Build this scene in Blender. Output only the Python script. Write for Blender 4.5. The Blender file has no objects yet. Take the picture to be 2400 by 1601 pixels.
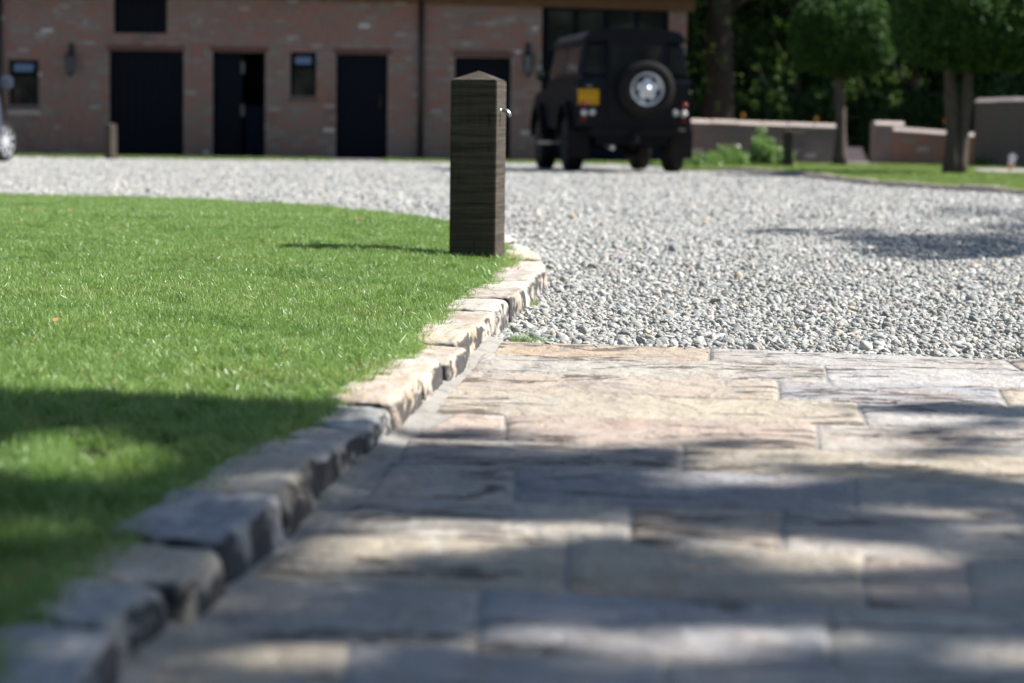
import bpy, bmesh, math, random
import numpy as np
from mathutils import Vector, Matrix, noise
R = math.radians
rng = np.random.default_rng(7); random.seed(7)
sc = bpy.context.scene
C = sc.collection

# ------------------------------------------------------------------ camera, sky, sun, exposure
F = 5667.0                       # focal length in photograph pixels (85 mm lens)
CAMH = 0.48
TH = math.atan(480.5 / F); ROLL = 0.012
fw = Vector((0, math.cos(TH), -math.sin(TH))); up0 = Vector((0, math.sin(TH), math.cos(TH))); r0 = Vector((1, 0, 0))
rt = r0 * math.cos(ROLL) + up0 * math.sin(ROLL); up = up0 * math.cos(ROLL) - r0 * math.sin(ROLL)
cam = bpy.data.cameras.new('camera'); co = bpy.data.objects.new('camera', cam); C.objects.link(co)
co.matrix_world = Matrix(((rt.x, up.x, -fw.x, 0), (rt.y, up.y, -fw.y, 0), (rt.z, up.z, -fw.z, CAMH), (0, 0, 0, 1)))
cam.sensor_width = 36; cam.lens = F / 2400 * 36; cam.clip_start = .05; cam.clip_end = 600
cam.dof.use_dof = True; cam.dof.focus_distance = 6.0; cam.dof.aperture_fstop = 4.7; cam.dof.aperture_blades = 0
sc.camera = co
SUN_EL, SUN_AZ = R(44), math.atan2(.12, .99)      # azimuth measured from +x towards +y
S = Vector((math.cos(SUN_EL) * math.cos(SUN_AZ), math.cos(SUN_EL) * math.sin(SUN_AZ), math.sin(SUN_EL)))
w = bpy.data.worlds.new('World'); sc.world = w; w.use_nodes = True
nt = w.node_tree; bg = nt.nodes['Background']; sky = nt.nodes.new('ShaderNodeTexSky')
sky.sky_type = 'NISHITA'; sky.sun_disc = False; sky.sun_elevation = SUN_EL
sky.sun_rotation = math.pi / 2 - SUN_AZ; sky.air_density = 1.0; sky.dust_density = .6
bg.inputs[1].default_value = .062; nt.links.new(sky.outputs[0], bg.inputs[0])
sl = bpy.data.lights.new('sun', 'SUN'); sl.energy = 5.0; sl.angle = R(.53); sl.color = (1, .97, .925)
so = bpy.data.objects.new('sun', sl); C.objects.link(so); so.rotation_euler = S.to_track_quat('Z', 'Y').to_euler()
vs = sc.view_settings; vs.view_transform = 'Standard'; vs.look = 'None'; vs.gamma = 1; vs.use_curve_mapping = False; vs.exposure = .95
sc.render.engine = 'CYCLES'; cy = sc.cycles
cy.use_denoising = True; cy.max_bounces = 6; cy.diffuse_bounces = 3; cy.glossy_bounces = 3; cy.transmission_bounces = 3
cy.transparent_max_bounces = 6; cy.caustics_reflective = False; cy.caustics_refractive = False; cy.sample_clamp_indirect = 8

def at(x, y, z=0.0):             # photograph pixel -> point on the level z
    d = fw + rt * ((x - 1200) / F) + up * ((800.5 - y) / F)
    t = (z - CAMH) / d.z
    return Vector((d.x * t, d.y * t, z))
def onp(x, y, Y):                # photograph pixel -> point on the vertical plane y = Y
    d = fw + rt * ((x - 1200) / F) + up * ((800.5 - y) / F)
    t = Y / d.y
    return Vector((d.x * t, Y, CAMH + d.z * t))

# ------------------------------------------------------------------ materials
class N:
    def __init__(s, name):
        s.m = bpy.data.materials.new(name); s.m.use_nodes = True; s.t = s.m.node_tree
        s.b = s.t.nodes['Principled BSDF']; s.out = s.t.nodes['Material Output']
    def n(s, k, **kw):
        o = s.t.nodes.new(k)
        for a, v in kw.items():
            if a in o.inputs: o.inputs[a].default_value = v
            else: setattr(o, a, v)
        return o
    def l(s, a, b): s.t.links.new(a, b)
    def noise(s, scale, detail=4, rough=.55, vec=None, dist=0):
        o = s.n('ShaderNodeTexNoise'); o.inputs['Scale'].default_value = scale; o.inputs['Detail'].default_value = detail
        o.inputs['Roughness'].default_value = rough; o.inputs['Distortion'].default_value = dist
        if vec is not None: s.l(vec, o.inputs['Vector'])
        return o.outputs['Fac']
    def ramp(s, fac, stops, interp='LINEAR'):
        o = s.n('ShaderNodeValToRGB'); e = o.color_ramp; e.interpolation = interp
        while len(e.elements) < len(stops): e.elements.new(.5)
        for i, (p, c) in enumerate(stops):
            e.elements[i].position = p; e.elements[i].color = (*c, 1) if isinstance(c, tuple) else (c, c, c, 1)
        s.l(fac, o.inputs[0]); return o.outputs[0]
    def mix(s, a, b, fac, mode='MIX'):
        o = s.n('ShaderNodeMix', data_type='RGBA', blend_type=mode)
        for i, v in ((0, fac), (6, a), (7, b)):
            if hasattr(v, 'is_linked'): s.l(v, o.inputs[i])
            elif i == 0: o.inputs[0].default_value = v
            else: o.inputs[i].default_value = (*v, 1)
        return o.outputs[2]
    def math(s, op, a, b=0.0, clamp=False):
        o = s.n('ShaderNodeMath', operation=op, use_clamp=clamp)
        for i, v in ((0, a), (1, b)):
            if hasattr(v, 'is_linked'): s.l(v, o.inputs[i])
            else: o.inputs[i].default_value = v
        return o.outputs[0]
    def coords(s, kind='Object'): return s.n('ShaderNodeTexCoord').outputs[kind]
    def mapping(s, vec, scale=(1, 1, 1)):
        o = s.n('ShaderNodeMapping'); o.inputs['Scale'].default_value = scale; s.l(vec, o.inputs[0]); return o.outputs[0]
    def bump(s, h, strength=.5, dist=.01, prev=None):
        o = s.n('ShaderNodeBump'); o.inputs['Strength'].default_value = strength; o.inputs['Distance'].default_value = dist
        s.l(h, o.inputs['Height'])
        if prev is not None: s.l(prev, o.inputs['Normal'])
        return o.outputs[0]
    def fin(s, col=None, rough=None, nrm=None, spec=None, metal=None):
        for k, v in (('Base Color', col), ('Roughness', rough), ('Normal', nrm), ('Specular IOR Level', spec), ('Metallic', metal)):
            if v is None: continue
            if hasattr(v, 'is_linked'): s.l(v, s.b.inputs[k])
            elif k == 'Base Color': s.b.inputs[k].default_value = (*v, 1)
            else: s.b.inputs[k].default_value = v
        return s.m

def plain(name, col, rough=.6, spec=.5, metal=0, var=.25, scale=6):
    m = N(name); f = m.noise(scale, 5, vec=m.coords())
    c = m.mix(tuple(v * (1 - var) for v in col), tuple(v * (1 + var) for v in col), f)
    return m.fin(c, rough, m.bump(m.noise(scale * 8, 3, vec=m.coords()), .15, .004), spec, metal)

def stone_mat(name, stain=False):
    m = N(name); o = m.coords(); oi = m.n('ShaderNodeObjectInfo')
    sh = m.n('ShaderNodeVectorMath', operation='ADD'); m.l(o, sh.inputs[0])
    sv = m.n('ShaderNodeVectorMath', operation='SCALE'); sv.inputs['Scale'].default_value = 57.0
    cmb = m.n('ShaderNodeCombineXYZ')
    for i in range(3): m.l(oi.outputs['Random'], cmb.inputs[i])
    m.l(cmb.outputs[0], sv.inputs[0]); m.l(sv.outputs[0], sh.inputs[1]); p = sh.outputs[0]
    base = oi.outputs['Color']
    big = m.noise(5, 6, .6, p, .6)
    c = m.mix(base, (.40, .40, .40), m.ramp(big, [(.5, 0.), (.75, .4)]))
    c = m.mix(c, (.46, .33, .22), m.ramp(m.noise(3.4, 5, .6, p, 1.2), [(.53, 0.), (.72, .55)]))
    c = m.mix(c, (.5, .48, .44), m.ramp(m.noise(9, 6, .7, p, .3), [(.58, 0.), (.7, .55)]))
    c = m.mix(c, m.mix(c, (.62, .62, .62), 1.0, 'MULTIPLY'), m.ramp(m.noise(26, 7, .72, m.mapping(p, (1, .4, 1)), .6), [(.53, 0.), (.68, .7)]))
    c = m.mix(c, (.52, .50, .47), m.ramp(m.noise(17, 7, .75, m.mapping(p, (1, .4, 1)), .8), [(.57, 0.), (.66, .5)]))
    gp = m.n('ShaderNodeNewGeometry').outputs['Position']
    if not stain:
        c = m.mix(c, (.52, .465, .40), m.ramp(m.noise(2.2, 6, .62, gp, .4), [(.40, 0.), (.62, .55)]))
        c = m.mix(c, (.20, .22, .27), m.ramp(m.noise(4.2, 8, .7, m.mapping(gp, (1.2, .6, 1)), .7), [(.55, 0.), (.63, .38)]))
        c = m.mix(c, (.36, .24, .16), m.ramp(m.noise(7.5, 8, .7, m.mapping(p, (1, .45, 1)), .5), [(.57, 0.), (.66, .32)]))
        c = m.mix(c, (.66, .64, .60), m.ramp(m.noise(22, 8, .75, m.mapping(gp, (1, .35, 1)), .5), [(.56, 0.), (.62, .5)]))
        c = m.mix(c, (.66, .64, .60), m.ramp(m.noise(9, 8, .72, m.mapping(p, (1, .5, 1)), .6), [(.58, 0.), (.65, .55)]))
    else:
        c = m.mix(c, (.68, .64, .58), m.ramp(m.noise(20, 7, .72, m.mapping(p, (1, .4, 1)), .5), [(.46, 0.), (.60, .6)]))
        c = m.mix(c, (.15, .14, .13), m.ramp(m.noise(22, 8, .75, m.mapping(gp, (1, .4, 1)), .5), [(.57, 0.), (.66, .45)]))
        c = m.mix(c, (.50, .34, .20), m.ramp(m.noise(8, 6, .7, gp, .5), [(.58, 0.), (.68, .3)]))
    fine = m.noise(160, 5, .7, p)
    c = m.mix(c, m.mix(c, (.08, .075, .07), .5), m.ramp(fine, [(.52, 0.), (.74, .6)]))
    if not stain: c = m.mix(c, (.735, .71, .685), 1.0, 'MULTIPLY')
    if not stain:                                        # hairline cracks and riven ridges
        st = m.mapping(p, (1.0, 2.4, 1))
        cr = m.noise(2.2, 6, .6, st, .7)
        crk = m.ramp(m.math('ABSOLUTE', m.math('SUBTRACT', cr, .47)), [(0.0, 1.), (.016, .8), (.026, 0.)])
        msk = m.ramp(m.noise(3, 2, .5, p), [(.47, 0.), (.52, 1.)])
        crk = m.math('MULTIPLY', crk, msk)
        c = m.mix(c, (.07, .055, .045), m.math('MULTIPLY', crk, .85))
        rv = m.noise(14, 8, .62, m.mapping(p, (1, .6, 1)), .4)
        nrm = m.bump(rv, .8, .03); nrm = m.bump(fine, .35, .004, nrm); nrm = m.bump(m.math('SUBTRACT', 1, crk), .6, .006, nrm)
    else:                                                # black weathering on the stones' sides
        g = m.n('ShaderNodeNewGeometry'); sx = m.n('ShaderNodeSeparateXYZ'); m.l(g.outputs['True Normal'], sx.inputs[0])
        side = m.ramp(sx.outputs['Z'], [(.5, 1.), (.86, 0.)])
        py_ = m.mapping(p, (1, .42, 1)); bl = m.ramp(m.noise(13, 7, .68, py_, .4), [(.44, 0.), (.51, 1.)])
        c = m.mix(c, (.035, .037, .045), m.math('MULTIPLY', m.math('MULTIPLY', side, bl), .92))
        c = m.mix(c, (.05, .05, .055), m.math('MULTIPLY', m.ramp(m.noise(60, 4, .7, p), [(.55, 0.), (.66, 1.)]), .35))
        nrm = m.bump(m.noise(26, 10, .72, p), .8, .018); nrm = m.bump(fine, .4, .004, nrm)
    return m.fin(c, .82, nrm, .25)

def leaf_mat(name, cols, transl=.35, rough=.45, spec=.4):
    m = N(name); oi = m.n('ShaderNodeObjectInfo')
    at_ = m.n('ShaderNodeAttribute', attribute_name='shade')
    mixv = m.math('FRACT', m.math('ADD', oi.outputs['Random'], at_.outputs['Fac']))
    n = len(cols); c = m.ramp(mixv, [(i / (n - 1) if n > 1 else 0, cc) for i, cc in enumerate(cols)])
    if 'lawn' in name:                                   # yellower and fresher patches across the turf
        gp = m.n('ShaderNodeNewGeometry').outputs['Position']
        c = m.mix(c, (.33, .40, .13), m.ramp(m.noise(1.6, 4, .6, gp), [(.48, 0.), (.72, .42)]))
        c = m.mix(c, (.06, .16, .03), m.ramp(m.noise(2.3, 3, .6, m.mapping(gp, (1, 1.3, 9))), [(.52, 0.), (.7, .4)]))
    m.fin(c, rough, None, spec)
    tr = m.n('ShaderNodeBsdfTranslucent'); m.l(m.mix(c, (1, 1, .5), .5, 'MULTIPLY'), tr.inputs[0])
    # lighter transmitted colour
    mx = m.n('ShaderNodeMixShader'); mx.inputs[0].default_value = transl
    m.l(m.b.outputs[0], mx.inputs[1]); m.l(tr.outputs[0], mx.inputs[2]); m.l(mx.outputs[0], m.out.inputs[0])
    return m.m

M = {}
M['slab'] = stone_mat('riven_stone'); M['sett'] = stone_mat('kerb_stone_sandstone', True)
def _mortar():
    m = N('lime_mortar'); p = m.coords()
    c = m.mix((.25, .235, .21), (.40, .38, .345), m.noise(14, 6, .6, p))
    c = m.mix(c, (.16, .15, .13), m.ramp(m.noise(30, 8, .7, m.mapping(p, (1, .4, 1))), [(.52, 0.), (.62, .6)]))
    return m.fin(c, .9, m.bump(m.noise(60, 8, .7, p), .6, .008), .2)
M['mortar'] = _mortar()
def _pebble():
    m = N('gravel_pebble'); oi = m.n('ShaderNodeObjectInfo'); r = oi.outputs['Random']
    c = m.ramp(r, [(0, (.31, .31, .295)), (.12, (.21, .215, .205)), (.22, (.37, .355, .33)), (.34, (.25, .265, .26)), (.44, (.46, .44, .41)),
                   (.54, (.36, .31, .28)), (.63, (.33, .335, .31)), (.72, (.54, .52, .49)), (.83, (.15, .16, .16)), (.88, (.42, .34, .25)), (.92, (.30, .31, .31)), (1, (.43, .42, .39))], 'CONSTANT')
    p = m.coords(); c = m.mix(c, m.mix(c, (.55, .54, .51), .3), m.noise(3.0, 5, .6, p)); c = m.mix(c, (1.05, 1.06, 1.05), 1.0, 'MULTIPLY')
    return m.fin(c, .72, m.bump(m.noise(9, 4, .6, p), .3, .05), .3)
M['pebble'] = _pebble()
def _gravelbase():
    m = N('gravel_bed'); p = m.coords()
    v = m.n('ShaderNodeTexVoronoi'); v.inputs['Scale'].default_value = 42; m.l(p, v.inputs['Vector'])
    h = m.n('ShaderNodeSeparateColor'); m.l(v.outputs['Color'], h.inputs[0])
    c = m.ramp(h.outputs[0], [(0, (.22, .23, .23)), (.25, (.42, .41, .39)), (.5, (.33, .29, .26)), (.75, (.47, .46, .44)), (1, (.27, .28, .29))])
    c = m.mix(c, (.12, .12, .12), m.ramp(v.outputs['Distance'], [(.35, 0.), (.75, .7)]))
    c = m.mix(c, (.40, .39, .37), m.ramp(m.noise(.9, 4, .6, p), [(.4, 0.), (.7, .3)]))
    return m.fin(c, .85, m.bump(v.outputs['Distance'], -.8, .02), .2)
M['gravel'] = _gravelbase()
M['soil'] = plain('soil_under_grass', (.045, .05, .022), .95, .1, 0, .4, 12)
M['grass'] = leaf_mat('lawn_blade', [(.19, .325, .08), (.27, .42, .125), (.21, .36, .095), (.38, .50, .22), (.24, .39, .10)], .42, .33, .45)
M['grass_far'] = leaf_mat('far_lawn_blade', [(.17, .27, .06), (.25, .34, .10), (.20, .30, .075)], .4, .4, .4)
M['dry'] = leaf_mat('dry_blade', [(.38, .33, .16), (.30, .24, .11)], .3, .6)
M['leaf_yew'] = leaf_mat('clipped_leaf', [(.006, .022, .005), (.08, .18, .03), (.010, .032, .007)], .25, .5, .3)
M['leaf_wood'] = leaf_mat('woodland_leaf', [(.025, .066, .02), (.042, .10, .028), (.075, .14, .035), (.028, .07, .03)], .3, .5, .3)
M['leaf_sunlit'] = leaf_mat('sunlit_leaf', [(.08, .17, .02), (.14, .25, .04), (.04, .10, .018)], .45, .45, .4)  # paler copy of the woodland leaf, sunlight put into the colour
M['leaf_shrub'] = leaf_mat('shrub_leaf', [(.12, .24, .05), (.19, .31, .09), (.26, .36, .16)], .4, .35, .5)
M['bark'] = plain('bark', (.04, .033, .028), .9, .15, 0, .4, 9)
M['bark_pale'] = plain('peeling_bark', (.10, .078, .066), .9, .15, 0, .5, 14)
M['petal'] = plain('white_petal', (.75, .75, .76), .6, .2, 0, .05)
M['orange'] = plain('orange_petal', (.62, .24, .03), .6, .2, 0, .1)
M['dryleaf'] = plain('fallen_leaf_orange', (.48, .19, .07), .7, .2, 0, .3, 30)
def _brick(name, a, b, c_):
    m = N(name); at_ = m.n('ShaderNodeAttribute', attribute_name='tint'); p = m.coords()
    c = m.ramp(at_.outputs['Fac'], [(0, a), (.35, b), (.7, c_), (.84, (.30, .235, .21)), (.93, (.40, .35, .33)), (1, (.62, .59, .58))])
    c = m.mix(c, m.mix(c, (.36, .31, .30), .4), m.noise(1.3, 5, .6, p))
    c = m.mix(c, (.07, .065, .07), m.ramp(m.noise(.8, 4, .6, p), [(.56, 0.), (.75, .5)]))
    return m.fin(c, .88, m.bump(m.noise(60, 5, .6, p), .4, .006), .2)
M['brick'] = _brick('old_brick', (.32, .115, .075), (.25, .145, .11), (.225, .17, .14))
M['darkbrick'] = _brick('dark_garden_brick', (.16, .09, .075), (.13, .095, .085), (.115, .10, .10))
M['redbrick'] = _brick('garden_wall_brick', (.45, .13, .08), (.38, .15, .11), (.30, .18, .15))
M['wallmortar'] = plain('old_wall_mortar', (.30, .25, .225), .95, .1, 0, .3, 5)
M['coping'] = plain('coping_stone', (.50, .42, .38), .85, .2, 0, .25, 5)
M['pathstone'] = plain('pink_path_stone', (.36, .31, .31), .85, .2, 0, .2, 4)
M['joinery'] = plain('charcoal_painted_boards', (.007, .009, .014), .8, .1, 0, .15, 4)
M['navy'] = plain('navy_painted_boards', (.005, .008, .018), .8, .1, 0, .1, 4)
M['dark_inside'] = plain('dark_interior', (.01, .01, .01), .9, .1)
M['blackiron'] = plain('black_iron', (.015, .015, .016), .45, .4)
M['eavewood'] = plain('stained_eave_timber', (.13, .065, .03), .7, .3, 0, .35, 3)
M['roof'] = plain('roof_tile', (.10, .075, .07), .85, .2)
M['steel'] = plain('dull_steel', (.55, .55, .55), .38, .5, .9, .08)
M['hinge'] = plain('worn_iron', (.09, .09, .095), .5, .4, .3)
M['glaze'] = N('window_glass').fin((.012, .014, .016), .04, None, .8)
M['ventglass'] = N('coated_vent_glass').fin((.02, .025, .03), .03, None, 1.0); M['ventglass'].node_tree.nodes['Principled BSDF'].inputs['IOR'].default_value = 2.6
M['lampglass'] = N('lantern_glass').fin((.10, .11, .12), .1, None, .7)
def _paint(name, col, rough):
    m = N(name); p = m.coords(); m.b.inputs['Coat Weight'].default_value = .12 if 'navy' in name else .5; m.b.inputs['Coat Roughness'].default_value = .06
    c = m.mix(col, (.05, .045, .04), m.ramp(m.noise(2, 5, .6, p), [(.5, 0.), (.9, .06)]))
    return m.fin(c, rough, m.bump(m.noise(3, 2, .5, p), .05, .01), .2 if 'navy' in name else .5)
M['carpaint'] = _paint('navy_vehicle_paint', (.004, .005, .010), .3)
M['silverpaint'] = _paint('blue_grey_vehicle_paint', (.10, .12, .17), .3); M['silverpaint'].node_tree.nodes['Principled BSDF'].inputs['Metallic'].default_value = .5
M['rubber'] = plain('tyre_rubber', (.013, .012, .012), .75, .15, 0, .2, 20)
M['blackplastic'] = plain('black_plastic', (.007, .007, .008), .6, .15)
M['alloy'] = N('alloy_rim').fin((.66, .67, .70), .35, None, .6, .35)
M['chrome'] = N('bright_metal').fin((.85, .86, .88), .12, None, .6, 1.0)
M['mirror'] = N('mirror_glass').fin((.8, .85, .9), .05, None, .6, 1.0)
M['plate'] = N('yellow_plate').fin((.58, .30, .0), .4, None, .4)
M['shadedrim'] = plain('shaded_rim', (.06, .06, .062), .5, .4, .2)  # dark copy of the rim metal: shade under the vehicle put into the colour
M['redlens'] = N('red_lens').fin((.12, .005, .005), .15, None, .6)
M['clearlens'] = N('clear_lens').fin((.55, .55, .56), .12, None, .7)
def _post():
    m = N('rough_sawn_oak'); p = m.coords()
    saw = m.noise(1.0, 5, .7, m.mapping(p, (4, 4, 85)))
    saw2 = m.noise(1.0, 3, .6, m.mapping(p, (1.5, 1.5, 22)))
    grain = m.noise(1.0, 6, .65, m.mapping(p, (90, 90, 5)))
    c = m.mix((.038, .031, .024), (.098, .082, .066), m.ramp(saw, [(.36, 0.), (.66, 1.)]))
    c = m.mix(c, (.06, .05, .038), m.ramp(saw2, [(.56, 0.), (.72, .7)]))
    c = m.mix(c, (.17, .145, .115), m.ramp(grain, [(.55, 0.), (.85, .25)]))
    ck = m.noise(1.0, 3, .5, m.mapping(p, (38, 38, 1.4)))
    crk = m.ramp(m.math('ABSOLUTE', m.math('SUBTRACT', ck, .5)), [(0., 1.), (.01, 0.)])
    crk = m.math('MULTIPLY', crk, m.ramp(m.noise(7, 2, .5, p), [(.5, 0.), (.56, 1.)]))
    c = m.mix(c, (.012, .01, .008), m.math('MULTIPLY', crk, .9))
    nrm = m.bump(saw, .7, .004); nrm = m.bump(saw2, .4, .006, nrm); nrm = m.bump(grain, .4, .002, nrm); nrm = m.bump(m.math('SUBTRACT', 1, crk), .6, .004, nrm)
    return m.fin(c, .85, nrm, .2)
M['oak'] = _post()
M['fastening'] = plain('galvanised_hook', (.40, .41, .40), .35, .5, .85, .08)

# ------------------------------------------------------------------ mesh helpers
def link(o, parent=None):
    C.objects.link(o)
    if parent: o.parent = parent
    return o
class MB:
    def __init__(s): s.v = []; s.f = []
    def add(s, v, f):
        b = len(s.v); s.v += [tuple(p) for p in v]; s.f += [tuple(i + b for i in q) for q in f]
    def box(s, x0, x1, y0, y1, z0, z1, M_=None):
        v = [Vector(p) for p in ((x0, y0, z0), (x1, y0, z0), (x1, y1, z0), (x0, y1, z0), (x0, y0, z1), (x1, y0, z1), (x1, y1, z1), (x0, y1, z1))]
        if M_: v = [M_ @ p for p in v]
        s.add(v, [(3, 2, 1, 0), (4, 5, 6, 7), (0, 1, 5, 4), (1, 2, 6, 5), (2, 3, 7, 6), (3, 0, 4, 7)])
    def hexa(s, v): s.add(v, [(3, 2, 1, 0), (4, 5, 6, 7), (0, 1, 5, 4), (1, 2, 6, 5), (2, 3, 7, 6), (3, 0, 4, 7)])
    def prism(s, prof, a, b, axis='x'):      # prof in the other two axes, extruded from a to b
        n = len(prof); vs_ = []
        for t in (a, b):
            for (p, q) in prof: vs_.append((t, p, q) if axis == 'x' else (p, t, q) if axis == 'y' else (p, q, t))
        fs = [tuple(range(n))[::-1], tuple(range(n, 2 * n))] + [(i, (i + 1) % n, n + (i + 1) % n, n + i) for i in range(n)]
        s.add(vs_, fs)
    def tube(s, pts, rad, n=10):
        pts = [Vector(p) for p in pts]; rad = rad if hasattr(rad, '__len__') else [rad] * len(pts); vs_ = []
        for i, p in enumerate(pts):
            d = (pts[min(i + 1, len(pts) - 1)] - pts[max(i - 1, 0)]).normalized()
            a = d.orthogonal().normalized() if i == 0 else (a - d * a.dot(d)).normalized()
            b = d.cross(a)
            for k in range(n):
                t = 2 * math.pi * k / n; vs_.append(p + (a * math.cos(t) + b * math.sin(t)) * rad[i])
        fs = [(i * n + k, i * n + (k + 1) % n, (i + 1) * n + (k + 1) % n, (i + 1) * n + k) for i in range(len(pts) - 1) for k in range(n)]
        fs += [tuple(range(n))[::-1], tuple(range((len(pts) - 1) * n, len(pts) * n))]; s.add(vs_, fs)
    def lathe(s, prof, n=24, M_=None, cap=True):  # prof (r, y) round the y axis
        vs_ = [Vector((r * math.cos(2 * math.pi * k / n), y, r * math.sin(2 * math.pi * k / n))) for (r, y) in prof for k in range(n)]
        if M_: vs_ = [M_ @ p for p in vs_]
        fs = [(i * n + k, i * n + (k + 1) % n, (i + 1) * n + (k + 1) % n, (i + 1) * n + k) for i in range(len(prof) - 1) for k in range(n)]
        if cap: fs += [tuple(range(n))[::-1], tuple(range((len(prof) - 1) * n, len(prof) * n))]
        s.add(vs_, fs)
    def build(s, name, mat, parent=None, smooth=False, bevel=0, org=None, seg=2):
        me = bpy.data.meshes.new(name); v = s.v
        if org is not None: v = [tuple(Vector(p) - Vector(org)) for p in v]
        me.from_pydata(v, [], s.f); me.materials.append(mat)
        bm = bmesh.new(); bm.from_mesh(me); bmesh.ops.recalc_face_normals(bm, faces=bm.faces)
        if bevel: bmesh.ops.bevel(bm, geom=[e for e in bm.edges if len(e.link_faces) == 2 and e.calc_face_angle(0) > .5], offset=bevel, segments=seg, affect='EDGES')
        bm.to_mesh(me); bm.free()
        if smooth: 
            for p in me.polygons: p.use_smooth = True
        o = bpy.data.objects.new(name, me)
        if org is not None: o.location = org
        return link(o, parent)
def tag(o, label=None, cat=None, group=None, kind=None):
    for k, v in (('label', label), ('category', cat), ('group', group), ('kind', kind)):
        if v: o[k] = v
    return o
def empty(name, loc, label=None, cat=None, group=None, rz=0, kind=None):
    o = bpy.data.objects.new(name, None); o.location = loc; o.rotation_euler.z = rz; C.objects.link(o)
    o.empty_display_size = .1
    return tag(o, label, cat, group, kind)
def copy_tree(o, parent=None):
    c = o.copy(); C.objects.link(c); c.parent = parent
    for ch in list(o.children): copy_tree(ch, c)
    return c
def sheet(name, poly, z, mat, kind='structure', zf=None):
    me = bpy.data.meshes.new(name); bm = bmesh.new()
    vs_ = [bm.verts.new((p[0], p[1], z)) for p in poly]; bm.faces.new(vs_)
    bmesh.ops.recalc_face_normals(bm, faces=bm.faces)
    bm.faces.ensure_lookup_table()
    if bm.faces[0].normal.z < 0: bmesh.ops.reverse_faces(bm, faces=bm.faces)
    bmesh.ops.triangulate(bm, faces=bm.faces)
    bm.to_mesh(me); bm.free(); me.materials.append(mat)
    o = link(bpy.data.objects.new(name, me))
    if kind: o['kind'] = kind
    return o
def inside(P, poly):
    poly = np.asarray([(p[0], p[1]) for p in poly]); x, y = P[:, 0], P[:, 1]; c = np.zeros(len(P), bool); j = len(poly) - 1
    for i in range(len(poly)):
        xi, yi = poly[i]; xj, yj = poly[j]
        if yi != yj:
            c ^= ((yi > y) != (yj > y)) & (x < (xj - xi) * (y - yi) / (yj - yi) + xi)
        j = i
    return c

# ------------------------------------------------------------------ instanced stuff (geometry nodes)
NG = {}
def variants(key, objs):
    col = bpy.data.collections.new(key)
    for o in objs: col.objects.link(o)
    g = bpy.data.node_groups.new(key, 'GeometryNodeTree'); g.is_modifier = True
    g.interface.new_socket('Geometry', in_out='INPUT', socket_type='NodeSocketGeometry')
    g.interface.new_socket('Geometry', in_out='OUTPUT', socket_type='NodeSocketGeometry')
    n = g.nodes; gi = n.new('NodeGroupInput'); go = n.new('NodeGroupOutput')
    ci = n.new('GeometryNodeCollectionInfo'); ci.inputs[0].default_value = col; ci.inputs[1].default_value = True; ci.inputs[2].default_value = True
    ip = n.new('GeometryNodeInstanceOnPoints'); ip.inputs['Pick Instance'].default_value = True
    def attr(nm, t):
        a = n.new('GeometryNodeInputNamedAttribute'); a.data_type = t; a.inputs[0].default_value = nm
        return [o for o in a.outputs if o.enabled and o.name == 'Attribute'][0]
    L = g.links.new
    L(gi.outputs[0], ip.inputs['Points']); L(ci.outputs[0], ip.inputs['Instance'])
    L(attr('pick', 'INT'), ip.inputs['Instance Index']); L(attr('inst', 'BOOLEAN'), ip.inputs['Selection'])
    L(attr('rot', 'FLOAT_VECTOR'), ip.inputs['Rotation']); L(attr('scl', 'FLOAT_VECTOR'), ip.inputs['Scale'])
    jg = n.new('GeometryNodeJoinGeometry'); L(gi.outputs[0], jg.inputs[0]); L(ip.outputs[0], jg.inputs[0]); L(jg.outputs[0], go.inputs[0])
    NG[key] = (g, len(objs))
def scatter(name, key, P, rot, scl, parent=None, core=None, mat=None, kind='stuff', org=None):
    g, nv = NG[key]; P = np.asarray(P, float); n = len(P)
    if org is not None: P = P - np.asarray(org)
    me = bpy.data.meshes.new(name)
    cv, cf = core if core else ([], [])
    cv = np.asarray(cv, float).reshape(-1, 3)
    me.from_pydata(np.vstack([P, cv]).tolist() if len(cv) else P.tolist(), [], [tuple(i + n for i in f) for f in cf])
    tot = n + len(cv)
    def put(nm, t, arr, k):
        a = me.attributes.new(nm, t, 'POINT'); a.data.foreach_set(k, arr)
    pk = np.zeros(tot, np.int32); pk[:n] = rng.integers(0, nv, n); put('pick', 'INT', pk, 'value')
    b = np.zeros(tot, bool); b[:n] = True; put('inst', 'BOOLEAN', b, 'value')
    r = np.zeros((tot, 3), np.float32); r[:n] = rot; put('rot', 'FLOAT_VECTOR', r.ravel(), 'vector')
    s_ = np.zeros((tot, 3), np.float32); s_[:n] = scl if np.ndim(scl) == 2 else np.repeat(np.asarray(scl)[:, None], 3, 1); put('scl', 'FLOAT_VECTOR', s_.ravel(), 'vector')
    if mat: me.materials.append(mat)
    o = bpy.data.objects.new(name, me)
    if org is not None and parent is None: o.location = org
    link(o, parent); md = o.modifiers.new('scatter', 'NODES'); md.node_group = g
    if kind: o['kind'] = kind
    return o
def rawobj(name, v, f, mat, smooth=False, shade=None):
    me = bpy.data.meshes.new(name); me.from_pydata([tuple(p) for p in v], [], f); me.materials.append(mat)
    if smooth:
        for p in me.polygons: p.use_smooth = True
    if shade is not None:
        a = me.attributes.new('shade', 'FLOAT', 'FACE'); a.data.foreach_set('value', shade)
    return bpy.data.objects.new(name, me)
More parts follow.
